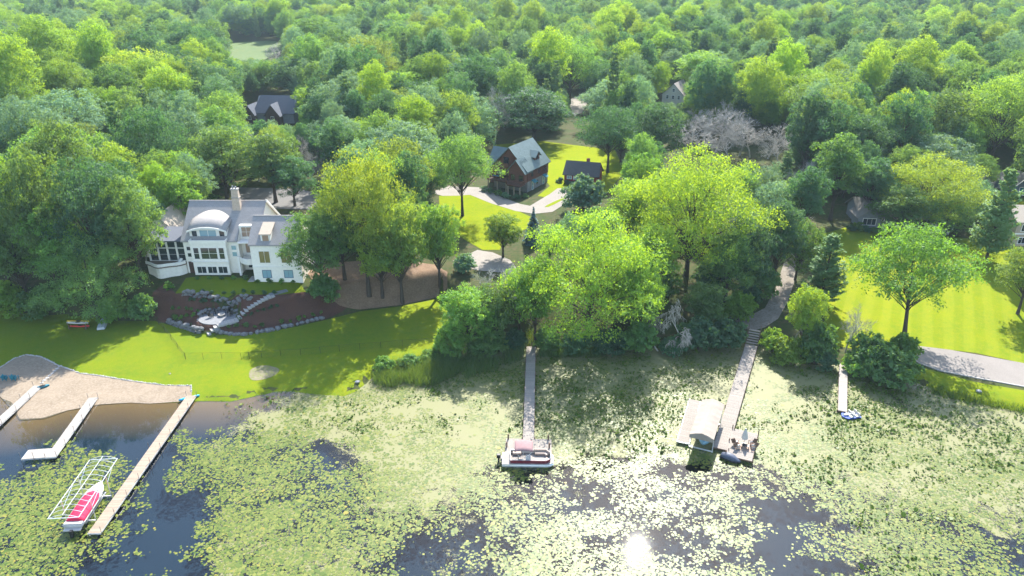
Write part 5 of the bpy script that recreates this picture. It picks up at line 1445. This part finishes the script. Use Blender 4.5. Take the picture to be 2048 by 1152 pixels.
for i in range(13):
    f = i / 12; y = -BL/2 + .55 + f * (BL * .63)
    w2 = 1.06 * (1 if f < .7 else 1 - .28 * ((f - .7)/.3) ** 2); cr = .30 + .14 * math.sin(math.pi * min(1, f*1.2)) + (.10 if i % 2 else 0)
    cv_.append([(-w2, y, .80), (-w2*.96, y, .93), (-w2*.5, y, .93 + cr*.8), (0, y, .93 + cr), (w2*.5, y, .93 + cr*.8), (w2*.96, y, .93), (w2, y, .80)])
loft(MB(), cv_).build('cover', M['redcover'], rb, True)
MB().box(-1.0, 1.0, -BL/2 + .05, -BL/2 + .5, .86, .98).build('stern_deck', M['gel'], rb)
MB().ball((0, BL/2 - 1.35, 1.0), .42, 12, 6, (1, 1.5, .18)).build('bow_hatch', M['vinyl'], rb)
MB().box(-.16, .16, -BL/2 - .75, -BL/2 - .4, -.35, .55).build('outboard', M['black'], rb)

# ---- pontoon boat at the centre platform (bow to the right)
pc = P(1056, 921, .3)
pm = thing('pontoon_boat', 'pontoon boat with mauve canopy moored at the centre platform', 'boat', (pc.x, pc.y, 0), R(-1))
PL, PW = 6.7, 2.5
for y in (-.85, .85):
    MB().tube([(-PL/2, y, .22), (PL/2 - .9, y, .22), (PL/2 - .4, y, .28), (PL/2, y, .42)], [.30, .30, .24, .04], 12).build('pontoon', M['alu'], pm, True)
outl = [(-PL/2, -PW/2), (PL/2 - .7, -PW/2), (PL/2 - .15, -PW/2 + .45), (PL/2, -.3), (PL/2, .3), (PL/2 - .15, PW/2 - .45), (PL/2 - .7, PW/2), (-PL/2, PW/2)]
MB().prism(outl, .55, .66).build('deck', M['gel'], pm)
MB().prism([(p[0] * .985, p[1] * .97) for p in outl], .66, .672).build('floor', M['carpet'], pm)
fo = [(-2.3, -1.12), (2.3, -1.12), (2.85, -.75), (2.95, 0), (2.85, .75), (2.3, 1.12), (-2.3, 1.12), (-2.3, -1.12)]
for k, (p, q) in enumerate(zip(fo, fo[1:])):
    if k in (2,): continue
    MB().bar((p[0], p[1], .93), (q[0], q[1], .93), .05, .46).build('fence_panel', M['maroon'] if k in (0, 1) else M['gel'], pm)
rl3 = MB().tube([(p[0], p[1], 1.24) for p in fo], .028, 5)
for p in fo: rl3.tube([(p[0], p[1], .66), (p[0], p[1], 1.24)], .022, 5)
rl3.build('rail', M['alu'], pm)
def bench(pts, name='bench_seat'):
    s = MB()
    for p, q in zip(pts, pts[1:]): s.bar((p[0], p[1], .88), (q[0], q[1], .88), .52, .34)
    return s.build(name, M['vinyl'], pm, bevel=.04)
bench([(.9, .8), (2.2, .8), (2.6, .4)]); bench([(.9, -.8), (2.2, -.8), (2.6, -.4)])
MB().bar((.7, 1.04, 1.15), (2.35, 1.04, 1.15), .14, .4).bar((2.35, 1.04, 1.15), (2.82, .5, 1.15), .14, .4).build('bench_backrest', M['vinyl'], pm, bevel=.04)
bench([(-2.0, .78), (-.9, .78)])
cs_ = MB().box(-.3, .35, -.95, -.3, .67, 1.42).build('console', M['gel'], pm, bevel=.05)
sw = MB(); sw.tube([(.02 - .42 + .0, -.62 + .19*math.cos(t_), 1.42 + .19*math.sin(t_)) for t_ in np.linspace(0, 6.283, 13)], .03, 5); sw.build('steering_wheel', M['black'], cs_)
MB().box(-1.25, -.75, -.9, -.4, .9, 1.02).box(-1.32, -1.2, -.9, -.4, 1.0, 1.6).tube([(-1.0, -.65, .67), (-1.0, -.65, .92)], .06, 8).build('captain_chair', M['vinyl'], pm, bevel=.03)
cn = []
for i in range(9):
    x = -1.75 + 2.35 * i / 8; s = .22 * math.sin(math.pi * i / 8)
    cn.append([(x, -1.15, 2.55 + s), (x, -.6, 2.66 + s), (x, 0, 2.70 + s), (x, .6, 2.66 + s), (x, 1.15, 2.55 + s), (x, 1.15, 2.51 + s), (x, 0, 2.66 + s), (x, -1.15, 2.51 + s)])
loft(MB(), cn).build('canopy', M['mauve'], pm, True)
cf = MB()
for y in (-1.12, 1.12):
    cf.tube([(-.7, y, 1.24), (-1.7, y, 2.52)], .022, 5); cf.tube([(-.7, y, 1.24), (.55, y, 2.52)], .022, 5); cf.tube([(-.7, y, 1.24), (-.6, y, 2.7)], .022, 5)
cf.build('canopy_frame', M['alu'], pm)
mo = MB().box(-PL/2 - .75, -PL/2 - .2, -.24, .24, .75, 1.25).build('outboard', M['black'], pm, bevel=.08)
MB().box(-PL/2 - .6, -PL/2 - .35, -.08, .08, -.5, .78).tube([(-PL/2 - .95, 0, -.35), (-PL/2 - .3, 0, -.35)], .07, 8).build('leg', M['black'], mo)
MB().box(-PL/2 - .25, -PL/2 + .02, -.3, .3, .35, .8).build('bracket', M['post'], mo)

# ---- canopied lift beside the right dock, with a boat in it
ca, cb = P(1427, 800, 3.2), P(1404, 869, 3.2)
d = ca - cb; ang = math.atan2(d.y, d.x) - math.pi/2; mid = (ca + cb)/2; CL = d.to_2d().length
cl_ = thing('canopied_boat_lift', 'boat lift under a cream canvas canopy beside the wide pale dock', 'boat lift', (mid.x, mid.y, 0), ang)
CW = 3.15; rings = []
for i in range(15):
    y = -CL/2 + CL*i/14; k = .03 * (i % 2)
    rings.append([(-CW/2, y, 2.55), (-CW/2, y, 2.85 - k), (-CW/4, y, 3.16 - k), (0, y, 3.38 - k*.5), (CW/4, y, 3.16 - k), (CW/2, y, 2.85 - k), (CW/2, y, 2.55), (CW/2 - .04, y, 2.55), (CW/2 - .04, y, 2.8 - k), (0, y, 3.33 - k), (-CW/2 + .04, y, 2.8 - k), (-CW/2 + .04, y, 2.55)])
loft(MB(), rings).build('canopy', M['canvas'], cl_)
MB().extr([(-CW/2, -CL/2 - .02, 2.35), (CW/2, -CL/2 - .02, 2.35), (CW/2, -CL/2 - .02, 2.86), (0, -CL/2 - .02, 3.38), (-CW/2, -CL/2 - .02, 2.86)], (0, -.03, 0)).build('valance', M['canvas'], cl_)
for x in (-CW/2 + .1, CW/2 - .1):
    for y in (-CL/2 + 1.0, CL/2 - 1.2): MB().tube([(x, y, -1.9), (x, y, 2.8)], .06, 6).build('leg', M['alu'], cl_)
k_ = MB()
for y in (-CL/2 + 1.0, CL/2 - 1.2): k_.bar((-CW/2, y, .2), (CW/2, y, .2), .12, .14)
k_.build('cradle', M['alu'], cl_)
sb = thing('motor_boat', 'light blue motor boat sheltered under the cream canvas canopy', 'boat', (mid.x, mid.y - .4, .3), ang + math.pi)
hull(MB(), 6.0, 2.2, .9, 0).build('hull', M['bluehull'], sb, True)
MB().box(-.85, .85, -1.6, .9, .93, 1.0).build('cockpit', M['black'], sb)
MB().extr([(-.85, 1.0, .95), (.85, 1.0, .95), (.7, .6, 1.4), (-.7, .6, 1.4)], (0, -.03, 0)).build('windshield', M['glass'], sb)
MB().box(-.6, .6, 1.3, 2.2, 1.0, 1.06).build('bow_deck', M['gel'], sb)

# ---- covered watercraft, furniture on the square platform
ja, jb = P(1442, 910, .2), P(1482, 926, .2); d = jb - ja; mid = (ja + jb)/2
jk = thing('covered_watercraft', 'watercraft under a dark blue grey cover floating at the square platform', 'watercraft', (mid.x, mid.y, 0), math.atan2(d.y, d.x) - math.pi/2)
hull(MB(), d.length, 1.35, .42, -.05, .45).build('hull', M['black'], jk, True)
rr_ = []
for i in range(11):
    f = i/10; y = -d.length/2*.96 + d.length*.94*f; w2 = .64 * (1 - .75*max(0, (f - .5)/.5)**2) * (.75 + .25*min(1, f*4)); tp2 = .38 + .55*math.sin(math.pi*min(1, .15 + f*.85))**1.3
    rr_.append([(-w2, y, .34), (-w2*.7, y, .34 + (tp2 - .34)*.7), (0, y, tp2 + .1), (w2*.7, y, .34 + (tp2 - .34)*.7), (w2, y, .34)])
loft(MB(), rr_).build('cover', M['cover'], jk, True)
gp = P(1489, 893, .56)
rug = MB().box(-1.35, 1.35, -.95, .95, 0, .015).build('rug', mat('tan_rug', (.34, .26, .2), (.28, .2, .16), 5, .95)); rug.location = (gp.x, gp.y, .565); rug.rotation_euler.z = rE
tag(rug, 'tan rug under the chairs on the square dock platform', 'rug')
tb = thing('patio_table', 'dark low table on the rug of the square dock platform', 'table', (gp.x, gp.y - .35, .58), rE)
MB().box(-.45, .45, -.3, .3, .40, .46).build('table_top', M['black'], tb)
for x in (-.4, .4):
    for y in (-.25, .25): MB().box(x - .03, x + .03, y - .03, y + .03, 0, .4).build('leg', M['black'], tb)
um = thing('patio_umbrella', 'closed white umbrella standing on the square dock platform', 'umbrella', (gp.x + .05, gp.y + .55, .56))
MB().tube([(0, 0, 0), (0, 0, .08)], .3, 12).build('base', M['black'], um); MB().tube([(0, 0, .05), (0, 0, 2.7)], .03, 6).build('pole', M['postwood'], um)
uc = []
for i, (z_, r_) in enumerate(((.9, .34), (1.3, .30), (1.9, .2), (2.5, .07))):
    uc.append([(r_*(1 + .3*(k % 2))*math.cos(k*.5236), r_*(1 + .3*(k % 2))*math.sin(k*.5236), z_) for k in range(12)])
loft(MB(), uc).build('canopy', M['gel'], um)
def deck_chair(label, x, y, z, rz, m1, m2, group):
    c_ = thing('deck_chair', label, 'chair', (x, y, z), rz, group)
    MB().bar((0, -.25, .36), (0, .25, .30), .55, .05, (1, 0, 0)).build('seat', m2, c_)
    MB().bar((0, .24, .30), (0, .52, .95), .55, .05, (1, 0, 0)).build('backrest', m1, c_)
    for s in (-1, 1):
        MB().bar((s*.31, -.35, .52), (s*.31, .35, .52), .1, .035).build('armrest', m1, c_)
        for yy in (-.3, .3): MB().box(s*.31 - .03, s*.31 + .03, yy - .03, yy + .03, 0, .5).build('leg', m1, c_)
    return c_
for i, (dx, dy, rr, lb) in enumerate([(-1.05, .35, R(80), 'dark chair at the back left of the rug on the dock platform'), (-1.0, -.45, R(95), 'dark chair at the front left of the rug on the dock platform'),
                               (1.05, .35, R(-85), 'dark chair at the back right of the rug on the dock platform'), (1.0, -.45, R(-95), 'dark chair at the front right of the rug on the dock platform')]):
    deck_chair(lb, gp.x + dx, gp.y + dy, .58, rr, M['postwood'], M['gel'], 'chairs on the dock platform')

# ---- blue pedal boat
pp_ = P(1700, 832, .1)
pd = thing('pedal_boat', 'royal blue and white pedal boat at the end of the small dock', 'boat', (pp_.x, pp_.y, 0), R(100))
hull(MB(), 2.6, 1.6, .34, -.08, .22, 10, True, .9).build('hull', M['navy'], pd)
for x in (-.4, .4):
    for y in (-.75, .15): MB().box(x - .3, x + .3, y - .25, y + .25, .27, .40).box(x - .3, x + .3, y - .33, y - .23, .3, .75).build('seat', M['gel'], pd)
MB().box(-.12, .12, -.5, 1.0, .27, .5).build('pedal_console', M['gel'], pd)
MB().tube([(0, .55, .5), (0, .45, .85)], .03, 6).build('tiller', M['black'], pd)

# ---- cyan kayak by the head of the brown dock
def kayak(label, loc, rz, L, m, rx=0, group=None, nm='kayak'):
    k = thing(nm, label, 'kayak', loc, rz, group); k.rotation_euler = (rx, 0, rz)
    rg = []
    for i in range(11):
        f = i/10; y = -L/2 + L*f; w2 = .36 * max(.03, math.sin(math.pi*f))**.7
        rg.append([(-w2, y, .2), (-w2*.6, y, .02), (w2*.6, y, .02), (w2, y, .2), (w2*.55, y, .30), (-w2*.55, y, .30)])
    loft(MB(), rg).build('hull', m, k, True)
    MB().ball((0, -.1, .30), .27, 12, 6, (1, 1.7, .12)).build('cockpit', M['black'], k)
    return k
kp = P(378, 794, .4); kayak('cyan kayak lying at the head of the long brown dock', (kp.x, kp.y, h(kp.x, kp.y) + .07), R(-62), 2.9, M['cyan'])
kp = G(82, 773); kayak('small teal kayak beside the stepping stones on the sand', (kp.x + .6, kp.y - .3, kp.z + .07), R(-60), 1.6, M['teal'])
# ================================================================== GARDEN, BEACH, FENCE, REEDS
def boulder(seed, sub=2):
    bm = bmesh.new(); bmesh.ops.create_icosphere(bm, subdivisions=sub, radius=.5)
    r = np.random.default_rng(seed); ax = [Vector(unit(r, 1)[0]) for _ in range(7)]; cut = r.uniform(.30, .44, 7)
    for v in bm.verts:
        for a_, c_ in zip(ax, cut):
            d_ = v.co.dot(a_)
            if d_ > c_: v.co -= a_ * (d_ - c_)
        v.co *= 1 + r.normal(0, .02)
    me = bpy.data.meshes.new('stone'); bm.to_mesh(me); bm.free(); return me
M['rock'] = mat3('grey_boulder', (0.15, 0.152, 0.155), (0.10, 0.102, 0.11), (0.205, 0.20, 0.19), 1.5, 6.0, .9, True)
M['paleRock'] = mat3('pale_limestone', (0.33, 0.315, 0.295), (0.25, 0.24, 0.225), (0.38, 0.365, 0.345), 2, 7, .9)
M['flag'] = mat3('bluestone_flags', (0.17, 0.175, 0.185), (0.13, 0.135, 0.145), (0.21, 0.21, 0.215), 1.2, 5, .85)
SB = [boulder(s, 1) for s in range(5)]
for b_ in SB: b_.materials.append(M['rock'])
SPB = [boulder(s + 20, 1) for s in range(4)]
for b_ in SPB: b_.materials.append(M['paleRock'])
rs_ = np.random.default_rng(44)
def stones(root, meshes, pts, size, jit=.15, zo=0.0, flat=.8, courses=1, spacing=.85, upz=None, name='stone'):
    """stones set along a line of world points, each a part of the wall"""
    inv = Vector(root.location)
    for a_, b_ in zip(pts, pts[1:]):
        a_, b_ = Vector(a_), Vector(b_); n = max(1, round((b_ - a_).length / (size * spacing)))
        for i in range(n):
            for c in range(courses):
                p = a_.lerp(b_, (i + .5 * (c % 2)) / n); s = size * rs_.uniform(.75, 1.25)
                o = link(name, meshes[int(rs_.integers(len(meshes)))], root)
                zz = (h(p.x, p.y) if upz is None else upz)
                o.location = Vector((p.x + rs_.normal(0, jit*size*.3), p.y + rs_.normal(0, jit*size*.3), zz + zo + s*flat*(.32 + .75*c))) - inv
                o.scale = (s*rs_.uniform(1.0, 1.4), s*rs_.uniform(.8, 1.1), s*flat)
                o.rotation_euler = (rs_.normal(0, .12), rs_.normal(0, .12), math.atan2(b_.y - a_.y, b_.x - a_.x) + rs_.normal(0, .25))
def wall(label, px, size, **k):
    pts = [G(*p) for p in px]
    w_ = thing('stone_wall', label, 'stone wall', pts[0]); stones(w_, SB, pts, size, **k); return w_
wall('upper boulder retaining wall on the mulch slope below the lawn terrace', [(366, 590), (390, 593), (420, 594), (450, 598), (480, 600), (508, 600)], .95, courses=2, zo=-.25)
wall('lower right boulder retaining wall along the foot of the mulch slope', [(436, 662), (452, 668), (470, 670), (490, 670), (515, 666), (545, 661), (570, 655), (595, 649), (625, 642), (652, 636)], 1.1, courses=1, zo=-.1)
wall('lower left boulder retaining wall below the fire pit patio', [(337, 645), (350, 651), (370, 657), (390, 663), (408, 667)], 1.05, courses=2, zo=-.25)
# patio terrace with the stones around it
pc_ = Vector((PATIO[0], PATIO[1], PATIO[2]))
an = [R(10 + 170*i/12) for i in range(13)]
wl = thing('stone_wall', 'curved boulder wall wrapping behind the round fire pit patio', 'stone wall', pc_)
stones(wl, SB, [(pc_.x + 3.4*math.cos(t_), pc_.y + 2.9*math.sin(t_), 0) for t_ in an], .8, courses=2, upz=pc_.z, zo=-.1)
wl = thing('stone_wall', 'low stone edge along the front of the fire pit patio', 'stone wall', pc_)
stones(wl, SPB, [(pc_.x + 3.4*math.cos(t_), pc_.y + 2.7*math.sin(t_), 0) for t_ in [R(190 + 140*i/8) for i in range(9)]], .6, upz=pc_.z - .35)
pt_ = MB().prism([(3.3*math.cos(t_), 2.75*math.sin(t_)) for t_ in np.linspace(0, 6.283, 25)[:-1]], -.6, .15).build('patio', M['flag']); pt_.location = pc_; tag(pt_, kind='structure')
fp = thing('fire_bowl', 'pale round fire bowl in the middle of the stone patio', 'fire pit', (pc_.x + .5, pc_.y + .5, pc_.z + .15))
loft(MB(), [[(r_*math.cos(k*.5236), r_*math.sin(k*.5236), z_) for k in range(12)] for r_, z_ in ((.35, 0), (.6, .4), (.5, .42), (.3, .2))]).build('bowl', M['concrete'], fp)
for i, (t_, lb) in enumerate([(R(200), 'dark chair at the left side of the fire bowl'), (R(140), 'dark chair behind left of the fire bowl'), (R(60), 'dark chair behind right of the fire bowl'), (R(0), 'dark chair at the right side of the fire bowl')]):
    deck_chair(lb, pc_.x + .4 + 1.55*math.cos(t_), pc_.y + .5 + 1.45*math.sin(t_), pc_.z + .15, t_ - math.pi/2, M['black'], M['post'], 'chairs round the fire bowl')
# stone steps up the slope
s0, s1 = G(414, 669), G(548, 591)
stp = thing('stone_steps', 'flight of pale stone steps climbing the mulch slope to the house', 'steps', s0)
n_ = 20; d_ = (s1 - s0).to_2d(); ra = math.atan2(d_.y, d_.x)
tread = MB().box(-.28, .28, -.72, .72, -.25, .06).mesh('step', M['paleRock'])
for i in range(n_):
    p = s0.lerp(s1, (i + .5)/n_); o = link('step', tread, stp)
    o.location = Vector((p.x, p.y, h(p.x, p.y) + .10)) - s0; o.rotation_euler.z = ra + rs_.normal(0, .05); o.scale = (1, rs_.uniform(.9, 1.1), 1)
sl_ = MB().box(-1.6, 1.6, -.5, .5, -.3, .06).build('landing', M['flag'], stp); pz = G(557, 586); sl_.location = Vector((pz.x, pz.y, pz.z + .12)) - s0; sl_.rotation_euler.z = ra
# planting in the mulch
for k, (a_, b_, n2) in enumerate([((372, 600), (470, 608), 8), ((345, 618), (400, 622), 5), ((345, 638), (392, 632), 4), ((472, 640), (560, 612), 7), ((450, 655), (535, 653), 5), ((560, 648), (650, 625), 6), ((372, 585), (560, 588), 9)]):
    for i in range(n2):
        f = (i + .5)/n2; g = G(a_[0] + (b_[0]-a_[0])*f + rs_.normal(0, 2), a_[1] + (b_[1]-a_[1])*f + rs_.normal(0, 1.2)); s = rs_.uniform(.5, .85)
        tree('shrub', g.x, g.y, s, s*1.35, 'small green shrub in the mulch %s, %s from left' % (('just below the upper boulder wall', 'left of the fire pit patio', 'above the lower left boulder wall', 'right of the stone steps', 'above the lower right boulder wall', 'near the right end of the bed', 'along the lawn terrace edge')[k], ORD[i]), 'shrub', 'small shrubs in the mulch', ('dark', 'mid', 'bright')[k % 3])
g = G(338, 579); tree('shrub', g.x, g.y, 1.7, 1.9, 'round green shrub at the top left corner of the mulch slope', 'shrub', None, 'bright')
for i in range(9):
    g = G(395 + i*24, 558 + (i > 4)*7); s = rs_.uniform(.5, .9)
    tree('shrub', g.x, g.y, s, s*1.6, 'small foundation shrub at the base of the white house, %s from left' % ORD[i], 'shrub', 'foundation shrubs of the white house', ('mid', 'bright')[i % 2])
# black wire fence
def fence(label, px):
    pts = [G(*p) for p in px]; f = thing('wire_fence', label, 'fence', pts[0])
    for i, p in enumerate(pts):
        MB().tube([(0, 0, -.2), (0, 0, 1.28)], .026, 6).build('post', M['black'], f).location = p - pts[0]
    for a_, b_ in zip(pts, pts[1:]):
        m = MB().tube([a_ - pts[0] + Vector((0, 0, 1.22)), b_ - pts[0] + Vector((0, 0, 1.22))], .013, 4); m.build('top_rail', M['black'], f)
        m = MB(); n = max(4, int((b_ - a_).length/.22))
        for j in range(1, n):
            q = a_.lerp(b_, j/n) - pts[0]; m.tube([q + Vector((0, 0, .05)), q + Vector((0, 0, 1.2))], .004, 3, False)
        for zz in np.arange(.1, 1.2, .22): m.tube([a_ - pts[0] + Vector((0, 0, zz)), b_ - pts[0] + Vector((0, 0, zz))], .004, 3, False)
        m.build('wire_mesh', M['black'], f)
fence('black wire fence climbing from the lawn corner to the mulch bed', [(371, 719), (356, 698), (343, 680), (330, 664), (318, 650), (306, 636)])
fence('black wire fence running across the lawn toward the reeds', [(372, 719), (407, 719), (444, 718), (483, 719), (499, 718), (524, 716), (562, 713), (602, 711), (641, 707), (679, 703), (720, 700), (762, 697), (805, 693), (850, 690), (895, 686)])
# beach: edging stones, stepping stones, chairs
bd = thing('stone_edging', 'row of pale stones edging the beach along the lawn', 'stone edging', G(52, 710))
stones(bd, SPB, [G(*p) for p in [(-40, 752), (0, 736), (28, 718), (52, 710), (82, 714), (118, 732), (160, 747), (200, 752), (260, 762), (330, 771), (382, 772), (383, 786)]], .34, flat=.7)
for i in range(8):
    f = i/7; g = G(84 + 36*f, 766 - 33*f)
    o = link('stepping_stone', SPB[i % 4]); o.location = g + Vector((0, 0, .07)); o.scale = (.75, .6, .16); o.rotation_euler.z = R(50)
    tag(o, 'pale flat stepping stone crossing the sand, %s up from the dock' % ORD[i], 'stone', 'stepping stones on the beach')
for px_, lb in ((13, 'left one of two teal chairs on the beach'), (31, 'right one of two teal chairs on the beach')):
    g = G(px_, 760); c_ = deck_chair(lb, g.x, g.y, g.z + .06, R(170), M['teal'], M['teal'], 'teal beach chairs'); c_.scale = (1.15, 1.15, 1.15)
# kayak rack with kayaks, upturned boat
g = G(158, 657)
rk = thing('kayak_rack', 'low dark wooden kayak rack on the shaded lawn', 'rack', g, R(-2))
for x in (-1.5, 1.5): MB().box(x - .06, x + .06, -.4, -.28, 0, 1.5).box(x - .06, x + .06, .28, .4, 0, 1.5).box(x - .06, x + .06, -.6, .6, .28, .38).box(x - .06, x + .06, -.6, .6, 1.02, 1.12).build('rack_frame', M['postwood'], rk)
M['yel'] = mat('yellow_plastic', (.62, .42, .03), (.55, .38, .03), 2, .4); M['redp'] = mat('red_plastic', (.5, .03, .02), (.45, .03, .02), 2, .4)
kayak('yellow kayak on the top of the rack', (g.x, g.y + .25, g.z + 1.13), R(90), 3.9, M['yel'], 0, 'kayaks on the rack')
kayak('white kayak on the front top of the rack', (g.x + .2, g.y - .3, g.z + 1.13), R(89), 3.8, M['gel'], 0, 'kayaks on the rack')
kayak('red kayak on the lower shelf of the rack', (g.x + .3, g.y - .1, g.z + .39), R(91), 3.4, M['redp'], 0, 'kayaks on the rack')
g = G(206, 650); ub = thing('upturned_boat', 'pale grey upturned flat boat beside the kayak rack', 'boat', (g.x, g.y, g.z), R(18))
loft(MB(), [[(-w2, y, .05), (-w2*.85, y, .5), (w2*.85, y, .5), (w2, y, .05)] for y, w2 in ((-2.0, .62), (-1, .68), (.5, .66), (1.6, .5), (2.0, .3))]).build('hull', M['silver'], ub)
MB().bar((0, -2.0, .52), (0, 1.9, .52), .06, .05).build('keel', M['alu'], ub)
# reeds
def blades(name, regions, n, hlo, hhi, seed, wd, material, spreadz=.25):
    r = np.random.default_rng(seed); pts = []
    for poly, wt in regions:
        q = [P(*p) for p in poly]; xs = [p.x for p in q]; ys = [p.y for p in q]; k = 0
        while k < n * wt:
            x, y = r.uniform(min(xs), max(xs)), r.uniform(min(ys), max(ys))
            if inside(q, x, y) and vnoise(np.array([x]), np.array([y]), 1.7, 5)[0] > .28 * r.random() + .15: pts.append((x, y, max(h(x, y), -.3))); k += 1
    B = np.array(pts); n = len(B); hh = r.uniform(hlo, hhi, n); a_ = r.uniform(0, 6.28, n)
    side = np.stack([np.cos(a_), np.sin(a_), 0*a_], 1) * wd
    ln = np.stack([r.normal(0, spreadz, n), r.normal(0, spreadz, n), np.ones(n)], 1) * hh[:, None]
    bend = np.stack([r.normal(0, .18, n), r.normal(0, .18, n), 0*a_], 1) * hh[:, None]
    V = np.stack([B - side, B + side, B + ln*.6 + side*.8, B + ln*.6 - side*.8, B + ln + bend], 1).reshape(-1, 3)
    i = np.arange(n)[:, None]*5
    F = np.concatenate([i + np.array([[0, 1, 2]]), i + np.array([[0, 2, 3]]), i + np.array([[3, 2, 4]])])
    o = link(name, from_np(name, V, F, material, np.repeat(r.random(n), 5))); return o
o = blades('reeds', [([(745, 760), (790, 735), (860, 716), (925, 706), (925, 745), (870, 772), (800, 776), (755, 774)], .62), ([(925, 706), (1050, 694), (1050, 715), (990, 745), (930, 760)], .2), ([(1080, 698), (1200, 702), (1200, 716), (1080, 715)], .18)], 9500, 1.3, 2.6, 3, .026,
           foliage('reed_blade', (0.06, 0.13, 0.02), (0.15, 0.20, 0.04), 1.3, .45))
tag(o, 'tall green reeds standing along the shore left of the centre dock', 'reeds', kind='stuff')
o = blades('bank_grass', [([(1840, 770), (1890, 780), (1950, 799), (2048, 819), (2048, 827), (1940, 808), (1870, 790)], .5), ([(1300, 690), (1480, 684), (1480, 698), (1300, 702)], .25), ([(1050, 672), (1080, 672), (1080, 694), (1050, 694)], .1), ([(1510, 690), (1560, 715), (1540, 735), (1505, 715)], .15)], 2600, .4, .9, 8, .03,
           foliage('bank_grass_blade', (0.10, 0.17, 0.012), (0.17, 0.21, 0.02), 1.3, .45))
tag(o, 'rough grass along the water edge by the road', 'grass', kind='stuff')
# small signs of life on the bank: pale rocks, white post
for i, (px_, py_, s, lb) in enumerate([(715, 765, .8, 'pale rock at the lawn tip beside the reeds'), (1958, 784, .8, 'grey boulder on the grass verge below the road'), (340, 748, .35, 'small white stone lying alone on the sunny lawn')]):
    g = G(px_, py_); o = link('rock', SPB[i % 4]); o.location = g + Vector((0, 0, s*.2)); o.scale = (s*1.3, s, s*.7); tag(o, lb, 'rock')
# ================================================================== HAZE
hz = MB().box(-1500, 1500, -150, 1400, -4.0, 62.5).build('haze', None)
m, t, out = nt('haze')
pv = node(t, 'ShaderNodeVolumePrincipled', i_Density=0.00011, i_Anisotropy=0.0)
pv.inputs['Color'].default_value = (0.72, 0.93, 1.0, 1)
t.links.new(pv.outputs[0], out.inputs['Volume'])
m.cycles.volume_sampling = 'DISTANCE'
hz.data.materials.append(m)
tag(hz, kind='stuff')
